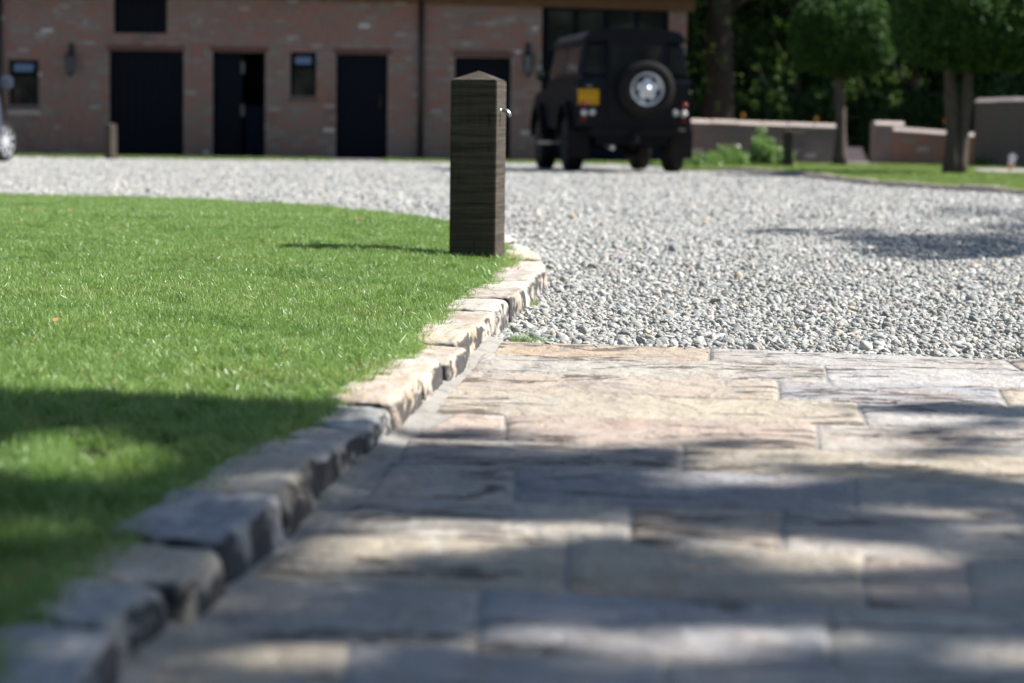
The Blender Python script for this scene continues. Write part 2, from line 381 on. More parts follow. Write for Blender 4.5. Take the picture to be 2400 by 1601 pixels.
def blade_clump(n, rad, h, wd, mat, lean=.5):
    v, f, sh = [], [], []
    for i in range(n):
        a = random.uniform(0, 6.283); r = rad * math.sqrt(random.random()); x, y = r * math.cos(a), r * math.sin(a)
        hh = h * random.uniform(.55, 1.15); d = random.uniform(0, 6.283); ln = random.uniform(.1, 1.0) * lean * hh; t = random.uniform(0, 6.283)
        wx, wy = math.cos(t) * wd / 2, math.sin(t) * wd / 2; b = len(v); tone = random.random() * .35
        for k, (q, ww) in enumerate(((0, 1), (.5, .9), (.85, .55), (1, .08))):
            cx = x + math.cos(d) * ln * q * q; cy_ = y + math.sin(d) * ln * q * q; z = hh * (q - .12 * q * q * lean)
            v += [(cx - wx * ww, cy_ - wy * ww, z), (cx + wx * ww, cy_ + wy * ww, z)]
        for k in range(3): f.append((b + 2 * k, b + 2 * k + 1, b + 2 * k + 3, b + 2 * k + 2)); sh.append(tone)
    return rawobj('grass_blades', v, f, mat, False, sh)
def leaf_clump(n, rad, size, mat, flat=1.0):
    v, f, sh = [], [], []
    for i in range(n):
        p = Vector((random.gauss(0, 1), random.gauss(0, 1), random.gauss(0, 1) * flat)).normalized() * rad * random.random() ** .45
        q = Vector((random.gauss(0, 1), random.gauss(0, 1), random.gauss(0, .8))).normalized(); a = q.orthogonal().normalized(); b_ = q.cross(a)
        s_ = size * random.uniform(.6, 1.3); b = len(v)
        v += [p - a * s_ * .5, p + b_ * s_ * .28 + q * s_ * .06, p + a * s_ * .5, p - b_ * s_ * .28 + q * s_ * .06]
        f.append((b, b + 1, b + 2, b + 3)); sh.append(random.random() * .3)
    return rawobj('leaf_clump', v, f, mat, False, sh)
def pebble(seed):
    random.seed(seed); bm = bmesh.new(); bmesh.ops.create_icosphere(bm, subdivisions=2, radius=1)
    sx, sy, sz = random.uniform(.95, 1.5), random.uniform(.7, 1.0), random.uniform(.42, .75); off = Vector((seed * 9.1, 3.3, 1.7))
    pl = [(Vector((random.gauss(0, 1), random.gauss(0, 1), random.gauss(0, 1))).normalized(), random.uniform(.55, .85)) for _ in range(8)]
    for v_ in bm.verts:
        p = v_.co.copy()
        for nn, d in pl:
            t = p.dot(nn)
            if t > d: p -= nn * (t - d) * .95
        p *= 1 + .16 * noise.noise(v_.co * 1.5 + off)
        v_.co = Vector((p.x * sx, p.y * sy, p.z * sz))
    me = bpy.data.meshes.new('pebble'); bm.to_mesh(me); bm.free(); me.materials.append(M['pebble'])
    for p in me.polygons: p.use_smooth = True
    return bpy.data.objects.new('pebble', me)
variants('pebbles', [pebble(i + 1) for i in range(14)])
random.seed(11)
variants('grass', [blade_clump(60, .034, .027, .0019, M['grass'], .85) for _ in range(8)])
variants('grass_edge', [blade_clump(36, .03, .036, .0026, M['grass'], 1.3) for _ in range(5)] + [blade_clump(14, .03, .035, .0024, M['dry'], 1.6)])
variants('grass_far', [blade_clump(40, .10, .045, .009, M['grass_far'], .7) for _ in range(4)])
variants('dry_grass', [blade_clump(5, .02, .02, .002, M['dry'], 2.0) for _ in range(3)])
variants('yew', [leaf_clump(46, .085, .045, M['leaf_yew']) for _ in range(5)])
variants('wood', [leaf_clump(44, .38, .13, M['leaf_wood']) for _ in range(5)])
variants('light', [leaf_clump(9, .26, .10, M['leaf_sunlit']) for _ in range(4)])
variants('shrub', [leaf_clump(13, .11, .085, M['leaf_shrub']) for _ in range(4)])
variants('shade', [leaf_clump(14, .06, .05, M['leaf_wood']) for _ in range(5)])

# ------------------------------------------------------------------ layout polygons
YB = 45.7                                                  # the barn's front
ZK = .052                                                  # top of the kerb stones
gaps = [((-70, 1690), (90, 1735)), ((98, 1443), (268, 1466)), ((225, 1338), (418, 1361)), ((340, 1266), (514, 1279)), ((487, 1159), (662, 1170)),
        ((613, 1077), (742, 1082)), ((733, 986), (853, 1003)), ((815, 939), (925, 948)), ((904, 879), (993, 886)), ((965, 839), (1042, 843)),
        ((1006, 800), (1083, 805)), ((1038, 765), (1126, 768)), ((1074, 731), (1163, 734)), ((1110, 703), (1194, 706)), ((1150, 678), (1233, 680)),
        ((1176, 661), (1252, 663)), ((1200, 632), (1277, 633)), ((1212, 609), (1272, 610)), ((1208, 590), (1250, 588)), ((1180, 573), (1216, 566)), ((1150, 556), (1180, 550))]
GI = [at(*g[0], ZK) for g in gaps]; GO = [at(*g[1], ZK) for g in gaps]
for i in range(len(GI)):                                    # each stone reaches 3 cm under the turf
    d = (GI[i] - GO[i]).normalized(); GI[i] = GI[i] + d * .012
for k in range(5):                                          # stones nearer than the frame
    d = (GO[0] - GO[1]); GO.insert(0, GO[0] + d.normalized() * .27); GI.insert(0, GI[0] + d.normalized() * .27)
far_edge = [at(x, y, .06) for x, y in ((1120, 535), (1051, 525), (950, 509), (857, 498), (735, 485), (612, 476), (460, 468), (306, 462), (150, 459), (0, 456), (-200, 453))]
far_edge += [Vector((-6.5, 17.6, 0)), Vector((-9, 16, 0)), Vector((-11, 10, 0)), Vector((-11, -2, 0))]
lawn_outer = [(p.x, p.y) for p in GO] + [(p.x, p.y) for p in far_edge]
lawn_inner = [(p.x, p.y) for p in GI] + [(p.x, p.y) for p in far_edge]
def lawn_z(x, y):                                           # the turf swells gently away from the kerb
    kx = np.interp(y, [p.y for p in GI], [p.x for p in GI]); d = np.clip(kx - x, 0, 3)
    hump = .055 * np.clip((y - 7.5) / 2.3, 0, 1) * np.clip((12 - y) / 2, 0, 1) * np.clip((d - .12) / .3, 0, 1)
    return .036 + .028 * (1 - np.exp(-d / .5)) * np.clip((16.5 - y) / 5, 0, 1) + hump * (1 - np.clip((d - 1.6) / 2, 0, 1) * .5)
Lr = [(819, .036), (851, .030), (891, .031), (936, .032), (990, .029), (1051, .030), (1114, .036), (1198, .033), (1292, .040), (1412, .047), (1560, .052), (1780, .06), (2110, .07), (2700, .09), (3900, .13)]
def rl(i, x): return at(x, Lr[i][0] + Lr[i][1] * (x - 1600))
edge = [rl(0, 1150), rl(0, 1700), rl(0, 2400), rl(0, 3300)]; edge.append(edge[-1] + (edge[-1] - edge[0]) * 1.5)

# ------------------------------------------------------------------ ground
sheet('ground', [(-200, -60), (200, -60), (200, 300), (-200, 300)], -.08, M['soil'])
gb = sheet('gravel_yard', [(-30, 3.5), (30, 3.5), (30, 52), (-30, 52)], -.022, M['gravel'])
# paving bed (mortar) that the slabs are laid in
pb = sheet('paving_bed', [(GO[0].x - .1, GO[0].y - 1)] + [(p.x - .02, p.y) for p in GO if p.y < edge[0].y] + [(edge[0].x - .05, edge[0].y + .01)] + [(p.x, p.y + .012) for p in edge] + [(edge[-1].x, -2)], .0026, M['mortar'])
# pale haunching along the kerb foot
mb = MB(); base_px = [(-60, 1990), (90, 1800), (296, 1601), (440, 1440), (531, 1368), (674, 1225), (786, 1133), (868, 1072), (949, 990), (1041, 903), (1097, 852), (1123, 832), (1164, 803)]
wid = [.05, .045, .042, .04, .038, .036, .04, .04, .055, .045, .04, .035, .02]
pv = []
for (x, y), w_ in zip(base_px, wid):
    p = at(x, y); ww = w_ * random.uniform(.93, 1.07)
    pv.append([(p.x - .05, p.y, .018), (p.x - .004, p.y, .012), (p.x + ww * .5, p.y, .0065), (p.x + ww, p.y - .01, .0020)])
mb.add([q for r_ in pv for q in r_], [(i * 4 + k, i * 4 + k + 1, (i + 1) * 4 + k + 1, (i + 1) * 4 + k) for i in range(len(pv) - 1) for k in range(3)])
o = mb.build('mortar_fillet', M['mortar'], pb, True)
sd = o.modifiers.new('s', 'SUBSURF'); sd.levels = 2; sd.render_levels = 2; sd.subdivision_type = 'SIMPLE'

# paving slabs, row by row
random.seed(3)
PAL = {'o': (.45, .33, .225), 'w': (.46, .45, .425), 'g': (.40, .385, .345), 'b': (.31, .325, .355), 't': (.43, .36, .29), 'p': (.45, .335, .28), 's': (.44, .375, .285), 'm': (.37, .35, .32), 'd': (.25, .265, .30)}
joints = [  # (x at top line, x at bottom line) with the colour of the slab to its left
    [(1150, 1122), ((1664, 1660), 'o'), ((2352, 2394), 'w'), ((3000, 3060), 'g'), ((3700, 3800), 't'), ((4700, 4800), 'b')],
    [(1124, 1094), ((1930, 1940), 'g'), ((2700, 2730), 'w'), ((3500, 3560), 'p'), ((4700, 4800), 'g')],
    [(1092, 1050), ((1823, 1826), 't'), ((2336, 2362), 'b'), ((3100, 3150), 's'), ((4700, 4800), 'm')],
    [(1052, 1012), ((2008, 2030), 's'), ((2800, 2840), 'w'), ((3600, 3700), 'o'), ((4900, 5000), 'g')],
    [(1066, 965), ((1183, 1182), 'p'), ((1913, 1916), 'p'), ((2580, 2600), 'm'), ((3400, 3500), 's'), ((4900, 5000), 'g')],
    [(952, 930), ((1602, 1597), 'm'), ((2440, 2460), 's'), ((3300, 3380), 'g'), ((5000, 5100), 't')],
    [(915, 860), ((1206, 1206), 'm'), ((2003, 2008), 'd'), ((2700, 2740), 'g'), ((3500, 3600), 'p'), ((5200, 5300), 't')],
    [(862, 735), ((1480, 1478), 'g'), ((1835, 1832), 't'), ((2500, 2540), 'm'), ((3500, 3600), 's'), ((5400, 5500), 't')],
    [(722, 570), ((1330, 1320), 's'), ((2023, 2030), 's'), ((2262, 2285), 'p'), ((3000, 3100), 'm'), ((4200, 4300), 'o'), ((5800, 5900), 't')],
    [(565, 385), ((1130, 1110), 'm'), ((1940, 1955), 'b'), ((2750, 2820), 'g'), ((3900, 4000), 'w'), ((6200, 6400), 't')],
    [(390, 170), ((820, 780), 's'), ((1560, 1560), 'b'), ((2330, 2380), 'm'), ((3700, 3900), 'g'), ((6600, 7000), 't')],
    [(180, -120), ((1100, 1060), 'g'), ((1900, 1950), 'b'), ((3200, 3400), 's'), ((5800, 6400), 'm')],
    [(-130, -620), ((900, 820), 't'), ((2100, 2250), 'm'), ((4200, 4700), 'g')],
    [(-520, -1500), ((800, 500), 'b'), ((2600, 3100), 's'), ((5600, 7400), 'g')]]
def cx_near(q): c = sum(q, Vector()) / 4; return abs(c.x) < c.y * .24 + .5 and c.y > 1.8
def slab_mesh(q, seed):          # q: near-left, near-right, far-right, far-left
    L = ((q[1] - q[0]).length + (q[2] - q[3]).length) / 2; W = ((q[3] - q[0]).length + (q[2] - q[1]).length) / 2
    st_ = .011 if cx_near(q) else .03; nx, ny = max(6, int(L / st_)), max(5, int(W / st_)); cx = sum(q, Vector()) / 4
    us = [0, .002 / L, .009 / L] + list(np.linspace(.018 / L, 1 - .018 / L, nx)) + [1 - .009 / L, 1 - .002 / L, 1]
    vs_ = [0, .002 / W, .009 / W] + list(np.linspace(.018 / W, 1 - .018 / W, ny)) + [1 - .009 / W, 1 - .002 / W, 1]
    V, Fc = [], []; off = Vector((seed * 3.71, seed * 1.13, 0)); tilt = (random.uniform(-.002, .002), random.uniform(-.002, .002)); lift = random.uniform(-.0008, .0016); rough = random.choice((.35, .55, .75, 1.2))
    for j, v_ in enumerate(vs_):
        for i, u in enumerate(us):
            p = (q[0] * (1 - u) + q[1] * u) * (1 - v_) + (q[3] * (1 - u) + q[2] * u) * v_
            e = min(u * L, (1 - u) * L, v_ * W, (1 - v_) * W)
            n1 = noise.noise(Vector((p.x * 4 + seed, p.y * 2.6, seed))); n2 = noise.noise(Vector((p.x * 13, p.y * 7, seed + 4))); n3 = noise.noise(Vector((p.x * 60, p.y * 30, seed)))
            tt = (n1 * 1.1 + n2 * .38 + n3 * .10) * rough + seed * .37; fl = math.floor(tt); fr_ = tt - fl
            z = (.0026 * (fl - math.floor(seed * .37)) + .0026 * min(1, fr_ * 7)) * .7 + .0009 * n2 * rough + .0004 * n3 + lift + tilt[0] * (u - .5) + tilt[1] * (v_ - .5)
            z = .0036 + max(-.0006, z)
            if e < .012: z = .0036 + (z - .0036) * e / .012
            z -= .0016 if e < 1e-6 else .0003 if e < .004 else 0
            wob = Vector((noise.noise(Vector((p.x * 6, p.y * 6, seed + 3))), noise.noise(Vector((p.x * 6, p.y * 6, seed + 5))), 0)) * .0022
            if e > .02: wob *= .3
            V.append(p + wob + Vector((0, 0, z)) - cx)
    nu = len(us)
    for j in range(len(vs_) - 1):
        for i in range(nu - 1): Fc.append((j * nu + i, j * nu + i + 1, (j + 1) * nu + i + 1, (j + 1) * nu + i))
    o = rawobj('paving_slab', V, Fc, M['slab'], True); o.location = cx
    nv_ = len(vs_)
    for j in range(nv_ - 1):
        for i in range(nu - 1):
            if i in (0, nu - 2) or j in (0, nv_ - 2): o.data.polygons[j * (nu - 1) + i].use_smooth = False
    return o
k = 0
for r_, js in enumerate(joints):
    xa, xb = js[0]; 
    for (ja, jb), c in js[1:]:
        q = [rl(r_ + 1, xb), rl(r_ + 1, jb), rl(r_, ja), rl(r_, xa)]
        g_ = .0016; ux = (q[1] - q[0]).normalized(); cxx = sum(q, Vector()) / 4
        q = [q[0] + ux * g_, q[1] - ux * g_, q[2] - ux * g_, q[3] + ux * g_]
        vy = (q[3] - q[0]).normalized(); q[0] += vy * g_; q[1] += vy * g_; q[2] -= vy * g_; q[3] -= vy * g_
        o = slab_mesh(q, k); link(o, pb); cc = PAL[c]; av = sum(cc) / 3; cc = [min(.62, (v_ + (av - v_) * .12) * 1.48) for v_ in cc]; f_ = random.uniform(.92, 1.08)
        o.color = (cc[0] * f_, cc[1] * f_, cc[2] * f_, 1); k += 1
        xa, xb = ja, jb

# kerb stones
kerb = empty('kerb', (GO[6].x, GO[6].y, 0), kind='structure')
def stone(nl, nr, fr, fl, z0, z1, seed, rnd=.014):   # near-left, near-right, far-right, far-left of the top
    bm = bmesh.new(); bmesh.ops.create_cube(bm, size=2); bmesh.ops.subdivide_edges(bm, edges=bm.edges, cuts=19, use_grid_fill=True)
    Wd = (nr - nl).length; Ln = (fl - nl).length; H = z1 - z0; cx = (nl + nr + fr + fl) / 4; cx.z = 0
    off = Vector((seed * 5.3, seed * 2.1, seed * .7))
    for v_ in bm.verts:
        p = v_.co.copy(); e = []
        for a, full in ((p.x, Wd), (p.y, Ln), (p.z, H)):
            e.append(max(0, abs(a) * full / 2 - (full / 2 - rnd)) / rnd)
        ex = math.sqrt(sum(t * t for t in e))
        if ex > 1:
            for i, full in ((0, Wd), (1, Ln), (2, H)):
                if e[i] > 0: p[i] = math.copysign((full / 2 - rnd + rnd * e[i] / ex) / (full / 2), p[i])
        u, vv = (p.x + 1) / 2, (p.y + 1) / 2
        xy = (nl * (1 - u) + nr * u) * (1 - vv) + (fl * (1 - u) + fr * u) * vv
        z = z0 + H * (p.z + 1) / 2
        if p.x > 0: xy = xy + (nr - nl).normalized() * (1 - (p.z + 1) / 2) * .014 * p.x   # battered face
        q = Vector((xy.x, xy.y, z)) ; qs = Vector((q.x, q.y * .5, q.z)); n1 = noise.noise_vector(qs * 11 + off) * .0065 + noise.noise_vector(qs * 38 + off) * .0032 + noise.noise_vector(qs * 90 + off) * .0012
        v_.co = q + n1 - cx
        v_.co.z += .005 * noise.noise(q * 7 + off)
    me = bpy.data.meshes.new('kerb_stone'); bm.to_mesh(me); bm.free(); me.materials.append(M['sett'])
    for p in me.polygons: p.use_smooth = True
    o = bpy.data.objects.new('kerb_stone', me); link(o, kerb); o.location = cx - kerb.location; return o
scol = [(.33, .31, .29), (.35, .33, .30), (.30, .31, .33), (.38, .34, .26), (.36, .32, .26), (.26, .29, .33), (.33, .34, .35), (.40, .36, .29), (.22, .24, .29), (.40, .35, .27), (.37, .34, .31),
        (.31, .34, .35), (.46, .37, .29), (.47, .41, .35), (.43, .37, .31), (.47, .41, .32), (.39, .35, .30), (.42, .39, .36), (.31, .28, .24), (.50, .48, .42), (.38, .34, .31), (.44, .38, .33), (.50, .43, .34), (.47, .46, .44), (.46, .45, .43), (.44, .44, .43)]
random.seed(5)
for i in range(len(GO) - 1):
    d = (GO[i + 1] - GO[i]).normalized(); g_ = random.uniform(.0045, .010); dz = random.uniform(-.007, .008); dx = random.uniform(-.006, .006) * Vector((1, 0, 0))
    ins = (GI[i] - GO[i]).normalized() * .035
    o = stone(GI[i] + ins + d * g_, GO[i] + d * g_ + dx, GO[i + 1] - d * g_ + dx, GI[i + 1] + ins - d * g_, -.05, ZK + dz, i + 1, random.uniform(.010, .016))
    c = scol[i % len(scol)]; o.color = (c[0] * 1.4, c[1] * 1.34, c[2] * 1.25, 1)

# lawn base and turf
def lawn_sheet():
    me = bpy.data.meshes.new('lawn'); bm = bmesh.new()
    vs_ = [bm.verts.new((p[0], p[1], 0)) for p in lawn_inner]; bm.faces.new(vs_); bmesh.ops.triangulate(bm, faces=bm.faces)
    for _ in range(3): bmesh.ops.subdivide_edges(bm, edges=[e for e in bm.edges if e.calc_length() > .5], cuts=1); bmesh.ops.triangulate(bm, faces=bm.faces)
    for v_ in bm.verts: v_.co.z = float(lawn_z(v_.co.x, v_.co.y)) - .002
    bmesh.ops.recalc_face_normals(bm, faces=bm.faces)
    bm.to_mesh(me); bm.free(); me.materials.append(M['soil']); o = link(bpy.data.objects.new('lawn', me)); o['kind'] = 'structure'
lawn_sheet()
def rnd_pts(x0, x1, y0, y1, dens):
    n = int((x1 - x0) * (y1 - y0) * dens); return np.column_stack([rng.uniform(x0, x1, n), rng.uniform(y0, y1, n)])
def cone(P, extra=.6, k=.235): return (np.abs(P[:, 0]) < P[:, 1] * k + extra)
bands = [(.9, 6, 1100, 1.0), (6, 10, 800, 1.12), (10, 18, 420, 1.5)]
Ps, Sc = [], []
for y0, y1, dn, s_ in bands:
    P = rnd_pts(-5.5, 1, y0, y1, dn); P = P[cone(P) & inside(P, lawn_inner)]; Ps.append(P); Sc.append(np.full(len(P), s_))
P = np.vstack(Ps); s_ = np.concatenate(Sc); cl = np.array([noise.noise(Vector((a * 2.2, b * 1.2, 0))) for a, b in P])
pz = lawn_z(P[:, 0], P[:, 1]); rot = np.column_stack([rng.normal(0, .12, len(P)), rng.normal(0, .12, len(P)), rng.uniform(0, 6.28, len(P))])
lg = scatter('lawn_grass', 'grass', np.column_stack([P, pz - .003]), rot, s_ * rng.uniform(.65, 1.0, len(P)) * (1 + .15 * cl))
lg['label'] = 'short mown green lawn grass curving round the post'
# longer, drier fringe that overhangs the kerb and the far lawn edge
E = []
chain = [(p.x, p.y) for p in GI if p.y > .9] + [(p.x, p.y) for p in far_edge[:11]]
for (a, b) in zip(chain[:-1], chain[1:]):
    L = math.dist(a, b); dn = 150 if a[1] < 10 else 60
    for _ in range(int(L * dn)):
        t = random.random(); E.append((a[0] + (b[0] - a[0]) * t - abs(random.gauss(0, .02)) - .004, a[1] + (b[1] - a[1]) * t + random.gauss(0, .01)))
E = np.array(E); rot = np.column_stack([rng.normal(0, .3, len(E)), rng.normal(.25, .3, len(E)), rng.uniform(0, 6.28, len(E))])
o = scatter('lawn_fringe', 'grass_edge', np.column_stack([E, lawn_z(E[:, 0], E[:, 1]) - .004]), rot, rng.uniform(.5, .95, len(E)))
P = P[rng.random(len(P)) < .05]; rot = np.column_stack([rng.normal(0, .5, len(P)), rng.normal(0, .5, len(P)), rng.uniform(0, 6.28, len(P))])
scatter('dead_grass', 'dry_grass', np.column_stack([P, lawn_z(P[:, 0], P[:, 1]) + .006]), rot, rng.uniform(.7, 1.3, len(P)))

# right-hand lawn, strip under the barn, paths
rl_front = [at(x, y, .02) for x, y in ((1600, 397), (1700, 398), (1818, 403), (1947, 417), (2076, 431), (2400, 450), (2600, 462))]
right_lawn = [(p.x, p.y) for p in rl_front] + [(16, 30), (18, YB - .6), (rl_front[0].x - .2, YB - .6)]
sheet('right_lawn', right_lawn, .018, M['soil'])
sheet('barn_verge', [(-14, YB - 1.9), (rl_front[0].x - .4, YB - 1.9), (rl_front[0].x - .4, YB - .02), (-14, YB - .02)], .004, M['soil'])
def poly_grass(name, poly, z, dn, sc_=1.0, hole=None):
    a = np.array(poly); P = rnd_pts(a[:, 0].min(), a[:, 0].max(), a[:, 1].min(), a[:, 1].max(), dn); P = P[inside(P, poly) & cone(P, 2)]
    if hole is not None: P = P[~inside(P, hole)]
    rot = np.column_stack([rng.normal(0, .1, len(P)), rng.normal(0, .1, len(P)), rng.uniform(0, 6.28, len(P))])
    return scatter(name, 'grass_far', np.column_stack([P, np.full(len(P), z)]), rot, rng.uniform(.8, 1.2, len(P)) * sc_)
path_poly = [(p.x, p.y) for p in (at(2262, 397, .02), at(2300, 408, .02), at(2600, 412, .02), at(2600, 400, .02))]
door_slab = onp(790, 375, YB).x, onp(905, 375, YB).x
poly_grass('right_lawn_grass', right_lawn, .016, 110, 1.0, path_poly)
poly_grass('verge_grass', [(-14, YB - 1.85), (rl_front[0].x - .4, YB - 1.85), (rl_front[0].x - .4, YB - .1), (-14, YB - .1)], .003, 120, .9,
           [(door_slab[0], YB - 2), (door_slab[1], YB - 2), (door_slab[1], YB), (door_slab[0], YB)])
sheet('garden_path', path_poly, .035, M['pathstone'])
sheet('gap_path', [(onp(1985, 0, 46).x, 43.5), (onp(2075, 0, 46).x, 43.5), (onp(2075, 0, 46).x + .4, 54), (onp(1985, 0, 46).x, 54)], .045, M['pathstone'])
mb = MB(); mb.box(door_slab[0], door_slab[1] + .1, YB - 1.6, YB - .12, 0, .03); tag(mb.build('door_step', M['pathstone'], None, False, .006), kind='structure')
# edging stones of the right-hand lawn
ek = empty('edging', (rl_front[3].x, rl_front[3].y, 0), kind='structure')
for a, b in zip(rl_front[1:-1], rl_front[2:]):
    L = (b - a).length; n = max(1, int(L / .42)); d = (b - a).normalized(); nn = Vector((d.y, -d.x, 0))
    for i in range(n):
        p = a + (b - a) * (i / n); q = a + (b - a) * ((i + .95) / n); m_ = MB(); h = .05 + random.uniform(-.012, .012)
        c = (p + q) / 2
        m_.hexa([Vector((v_.x, v_.y, z)) for z in (-.05, h) for v_ in (p + nn * .1, q + nn * .1, q - nn * .05, p - nn * .05)])
        o = m_.build('edging_stone', M['coping'], ek, False, .012, org=(c.x, c.y, 0)); o.location = Vector((c.x, c.y, 0)) - ek.location

# gravel pebbles
Pp, Ss, Zz = [], [], []
gb_poly = [(p.x, p.y) for p in edge] + [(20, 5), (20, 46), (-20, 46), (-20, 3), (-3, 3), (GO[8].x, edge[0].y)]
for y0, y1, dn, s0 in ((4.2, 7.2, 12500, .0064), (7.2, 10, 9000, .0072), (10, 15, 6200, .0084), (15, 24, 2100, .0125), (24, 44, 420, .019)):
    P = rnd_pts(-y1 * .235 - .4, y1 * .235 + .5, y0, y1, dn)
    P = P[cone(P, .35) & ~inside(P, lawn_outer) & (P[:, 1] > np.interp(P[:, 0], [p.x for p in edge], [p.y for p in edge]) + .008) & ~inside(P, right_lawn)]
    if y1 < 11: P = P[(P[:, 0] > -.12)]
    r = s0 * np.exp(rng.normal(0, .40, len(P))); r = np.clip(r, .0035, .030)
    if y0 < 10:
        heap = np.array([noise.noise(Vector((a * 2.2, b * 1.6, 3))) for a, b in P])
        kx = np.interp(P[:, 1], [p.y for p in GO[8:]], [p.x for p in GO[8:]]); dk = P[:, 0] - kx
        ed = P[:, 1] - np.interp(P[:, 0], [p.x for p in edge], [p.y for p in edge])
        r *= 1 + .9 * np.exp(-(dk / .35) ** 2) * np.exp(-((ed - .25) / .35) ** 2) * rng.random(len(P)) ** 1.5
        z = -.010 + .009 * heap * np.clip(ed / .3, 0, 1) + .035 * np.exp(-np.clip(dk, 0, 9) / .12) * np.clip((P[:, 1] - 7.9) / 1, 0, 1) + rng.uniform(-.008, .008, len(P))
        z = np.where(ed < .03, np.minimum(z, -.006), z)
    else: z = -.014 + rng.uniform(-.008, .006, len(P))
    Pp.append(P); Ss.append(r); Zz.append(z)
P = np.vstack(Pp); r = np.concatenate(Ss); z = np.concatenate(Zz)
rot = np.column_stack([rng.normal(0, .5, len(P)), rng.normal(0, .5, len(P)), rng.uniform(0, 6.28, len(P))])
o = scatter('gravel', 'pebbles', np.column_stack([P, z]), rot, r)
n = 70; t_ = rng.random(n) * 2.6 - .1; ss = .003 + rng.random(n) ** 3 * .006      # a few kicked onto the slabs
Q = np.column_stack([edge[0].x + t_, np.interp(edge[0].x + t_, [p.x for p in edge], [p.y for p in edge]) - np.abs(rng.normal(0, .05, n)), .0035 + ss * .4])
scatter('stray_pebbles', 'pebbles', Q, np.column_stack([np.zeros(n), np.zeros(n), rng.uniform(0, 6, n)]), ss)
print('pebbles', len(P))

# ------------------------------------------------------------------ bollards
def bollard(loc, wd, h, rz, label, hook=False, cap=.022):
    t = empty('bollard', loc, label, 'bollard', 'square oak bollards with pyramid tops', rz)
    m_ = MB(); hw = wd / 2; m_.box(-hw, hw, -hw, hw, -.06, h); bm_b = m_.build('post', M['oak'], t, False, .0035)
    m_ = MB(); e = hw - .002; z = h + .0005; m_.add([(-e, -e, z), (e, -e, z), (e, e, z), (-e, e, z), (0, 0, h + cap)], [(0, 1, 4), (1, 2, 4), (2, 3, 4), (3, 0, 4), (3, 2, 1, 0)])
    m_.build('pyramid_top', M['oak'], t)
    if hook:
        m_ = MB(); x = hw; y0, z0 = -.012, h - .108
        m_.lathe([(.0, -.002), (.013, -.002), (.013, .003), (.006, .004)], 16, Matrix.Translation((x, y0, z0)) @ Matrix.Rotation(-math.pi / 2, 4, 'Z'))
        m_.tube([(x, y0, z0 + .004), (x + .012, y0, z0 + .006), (x + .022, y0, z0 + .002), (x + .030, y0, z0 - .008), (x + .033, y0, z0 - .017)], [.006, .007, .0075, .007, .005], 10)
        m_.build('hook', M['fastening'], t, True)
    return t
pc = at(1119, 603, .062)
dpost = .163
bollard((pc.x - .003, pc.y + dpost / 2 + .006, .045), dpost, .628, R(-11.6), 'near dark oak bollard with a pyramid top and steel hook on the lawn corner', True, .033)
b2 = at(260, 373, 0); bollard((b2.x, b2.y, 0), .15, .60, R(-40), 'small far bollard before the wide barn door on the left, one side sunlit', False, .03)
b3 = at(1846, 398, 0); bollard((b3.x, b3.y, 0), .16, .62, R(-8), 'dark far bollard in front of the low garden wall by the leafy plants', False, .03)

# ------------------------------------------------------------------ barn
barn = empty('brick_barn', (0, YB, 0), 'long red brown brick barn with charcoal doors and timber eave', 'barn')
def rect(x0, x1, y0, y1):
    a = onp((x0 + x1) / 2, y0, YB); b = onp((x0 + x1) / 2, y1, YB)
    l_ = onp(x0, (y0 + y1) / 2, YB).x; r_ = onp(x1, (y0 + y1) / 2, YB).x
    return [l_, r_, b.z, a.z]
OPN = {'w1': rect(20, 90, 138, 249), 'upper': rect(266, 391, -60, 78), 'd1': rect(256, 430, 119, 372), 'd2': rect(498, 621, 122, 372), 'w2': rect(680, 741, 122, 229),
       'd3': rect(787, 908, 127, 376), 'd4': rect(1065, 1196, 132, 378), 'big': rect(1269, 1566, 22, 380)}
for k_ in ('d1', 'd2', 'd3', 'd4', 'big'): OPN[k_][2] = 0.0
XL, XR, ZT = onp(-350, 200, YB).x, onp(1606, 200, YB).x, 3.12
OPN['big'][3] = 2.93
# backing wall built round the openings (cells of a grid)
xs = sorted({XL, XR} | {v for o_ in OPN.values() for v in o_[:2]}); zs = sorted({0.0, ZT + .9} | {v for o_ in OPN.values() for v in o_[2:]})
m_ = MB()
for i in range(len(xs) - 1):
    zz0 = None
    for j in range(len(zs) - 1):
        cx_, cz_ = (xs[i] + xs[i + 1]) / 2, (zs[j] + zs[j + 1]) / 2
        if any(a < cx_ < b and c < cz_ < d for a, b, c, d in OPN.values()): continue
        m_.box(xs[i] - .0005 * 0, xs[i + 1], .014, .30, zs[j], zs[j + 1])
wall = m_.build('wall', M['wallmortar'], barn)
m_ = MB(); m_.box(XR - .28, XR, .301, 7, 0, ZT); m_.build('end_wall', M['wallmortar'], barn)
m_ = MB(); m_.box(XL, XR, 1.2, 1.3, 0, ZT); m_.build('interior', M['dark_inside'], barn)
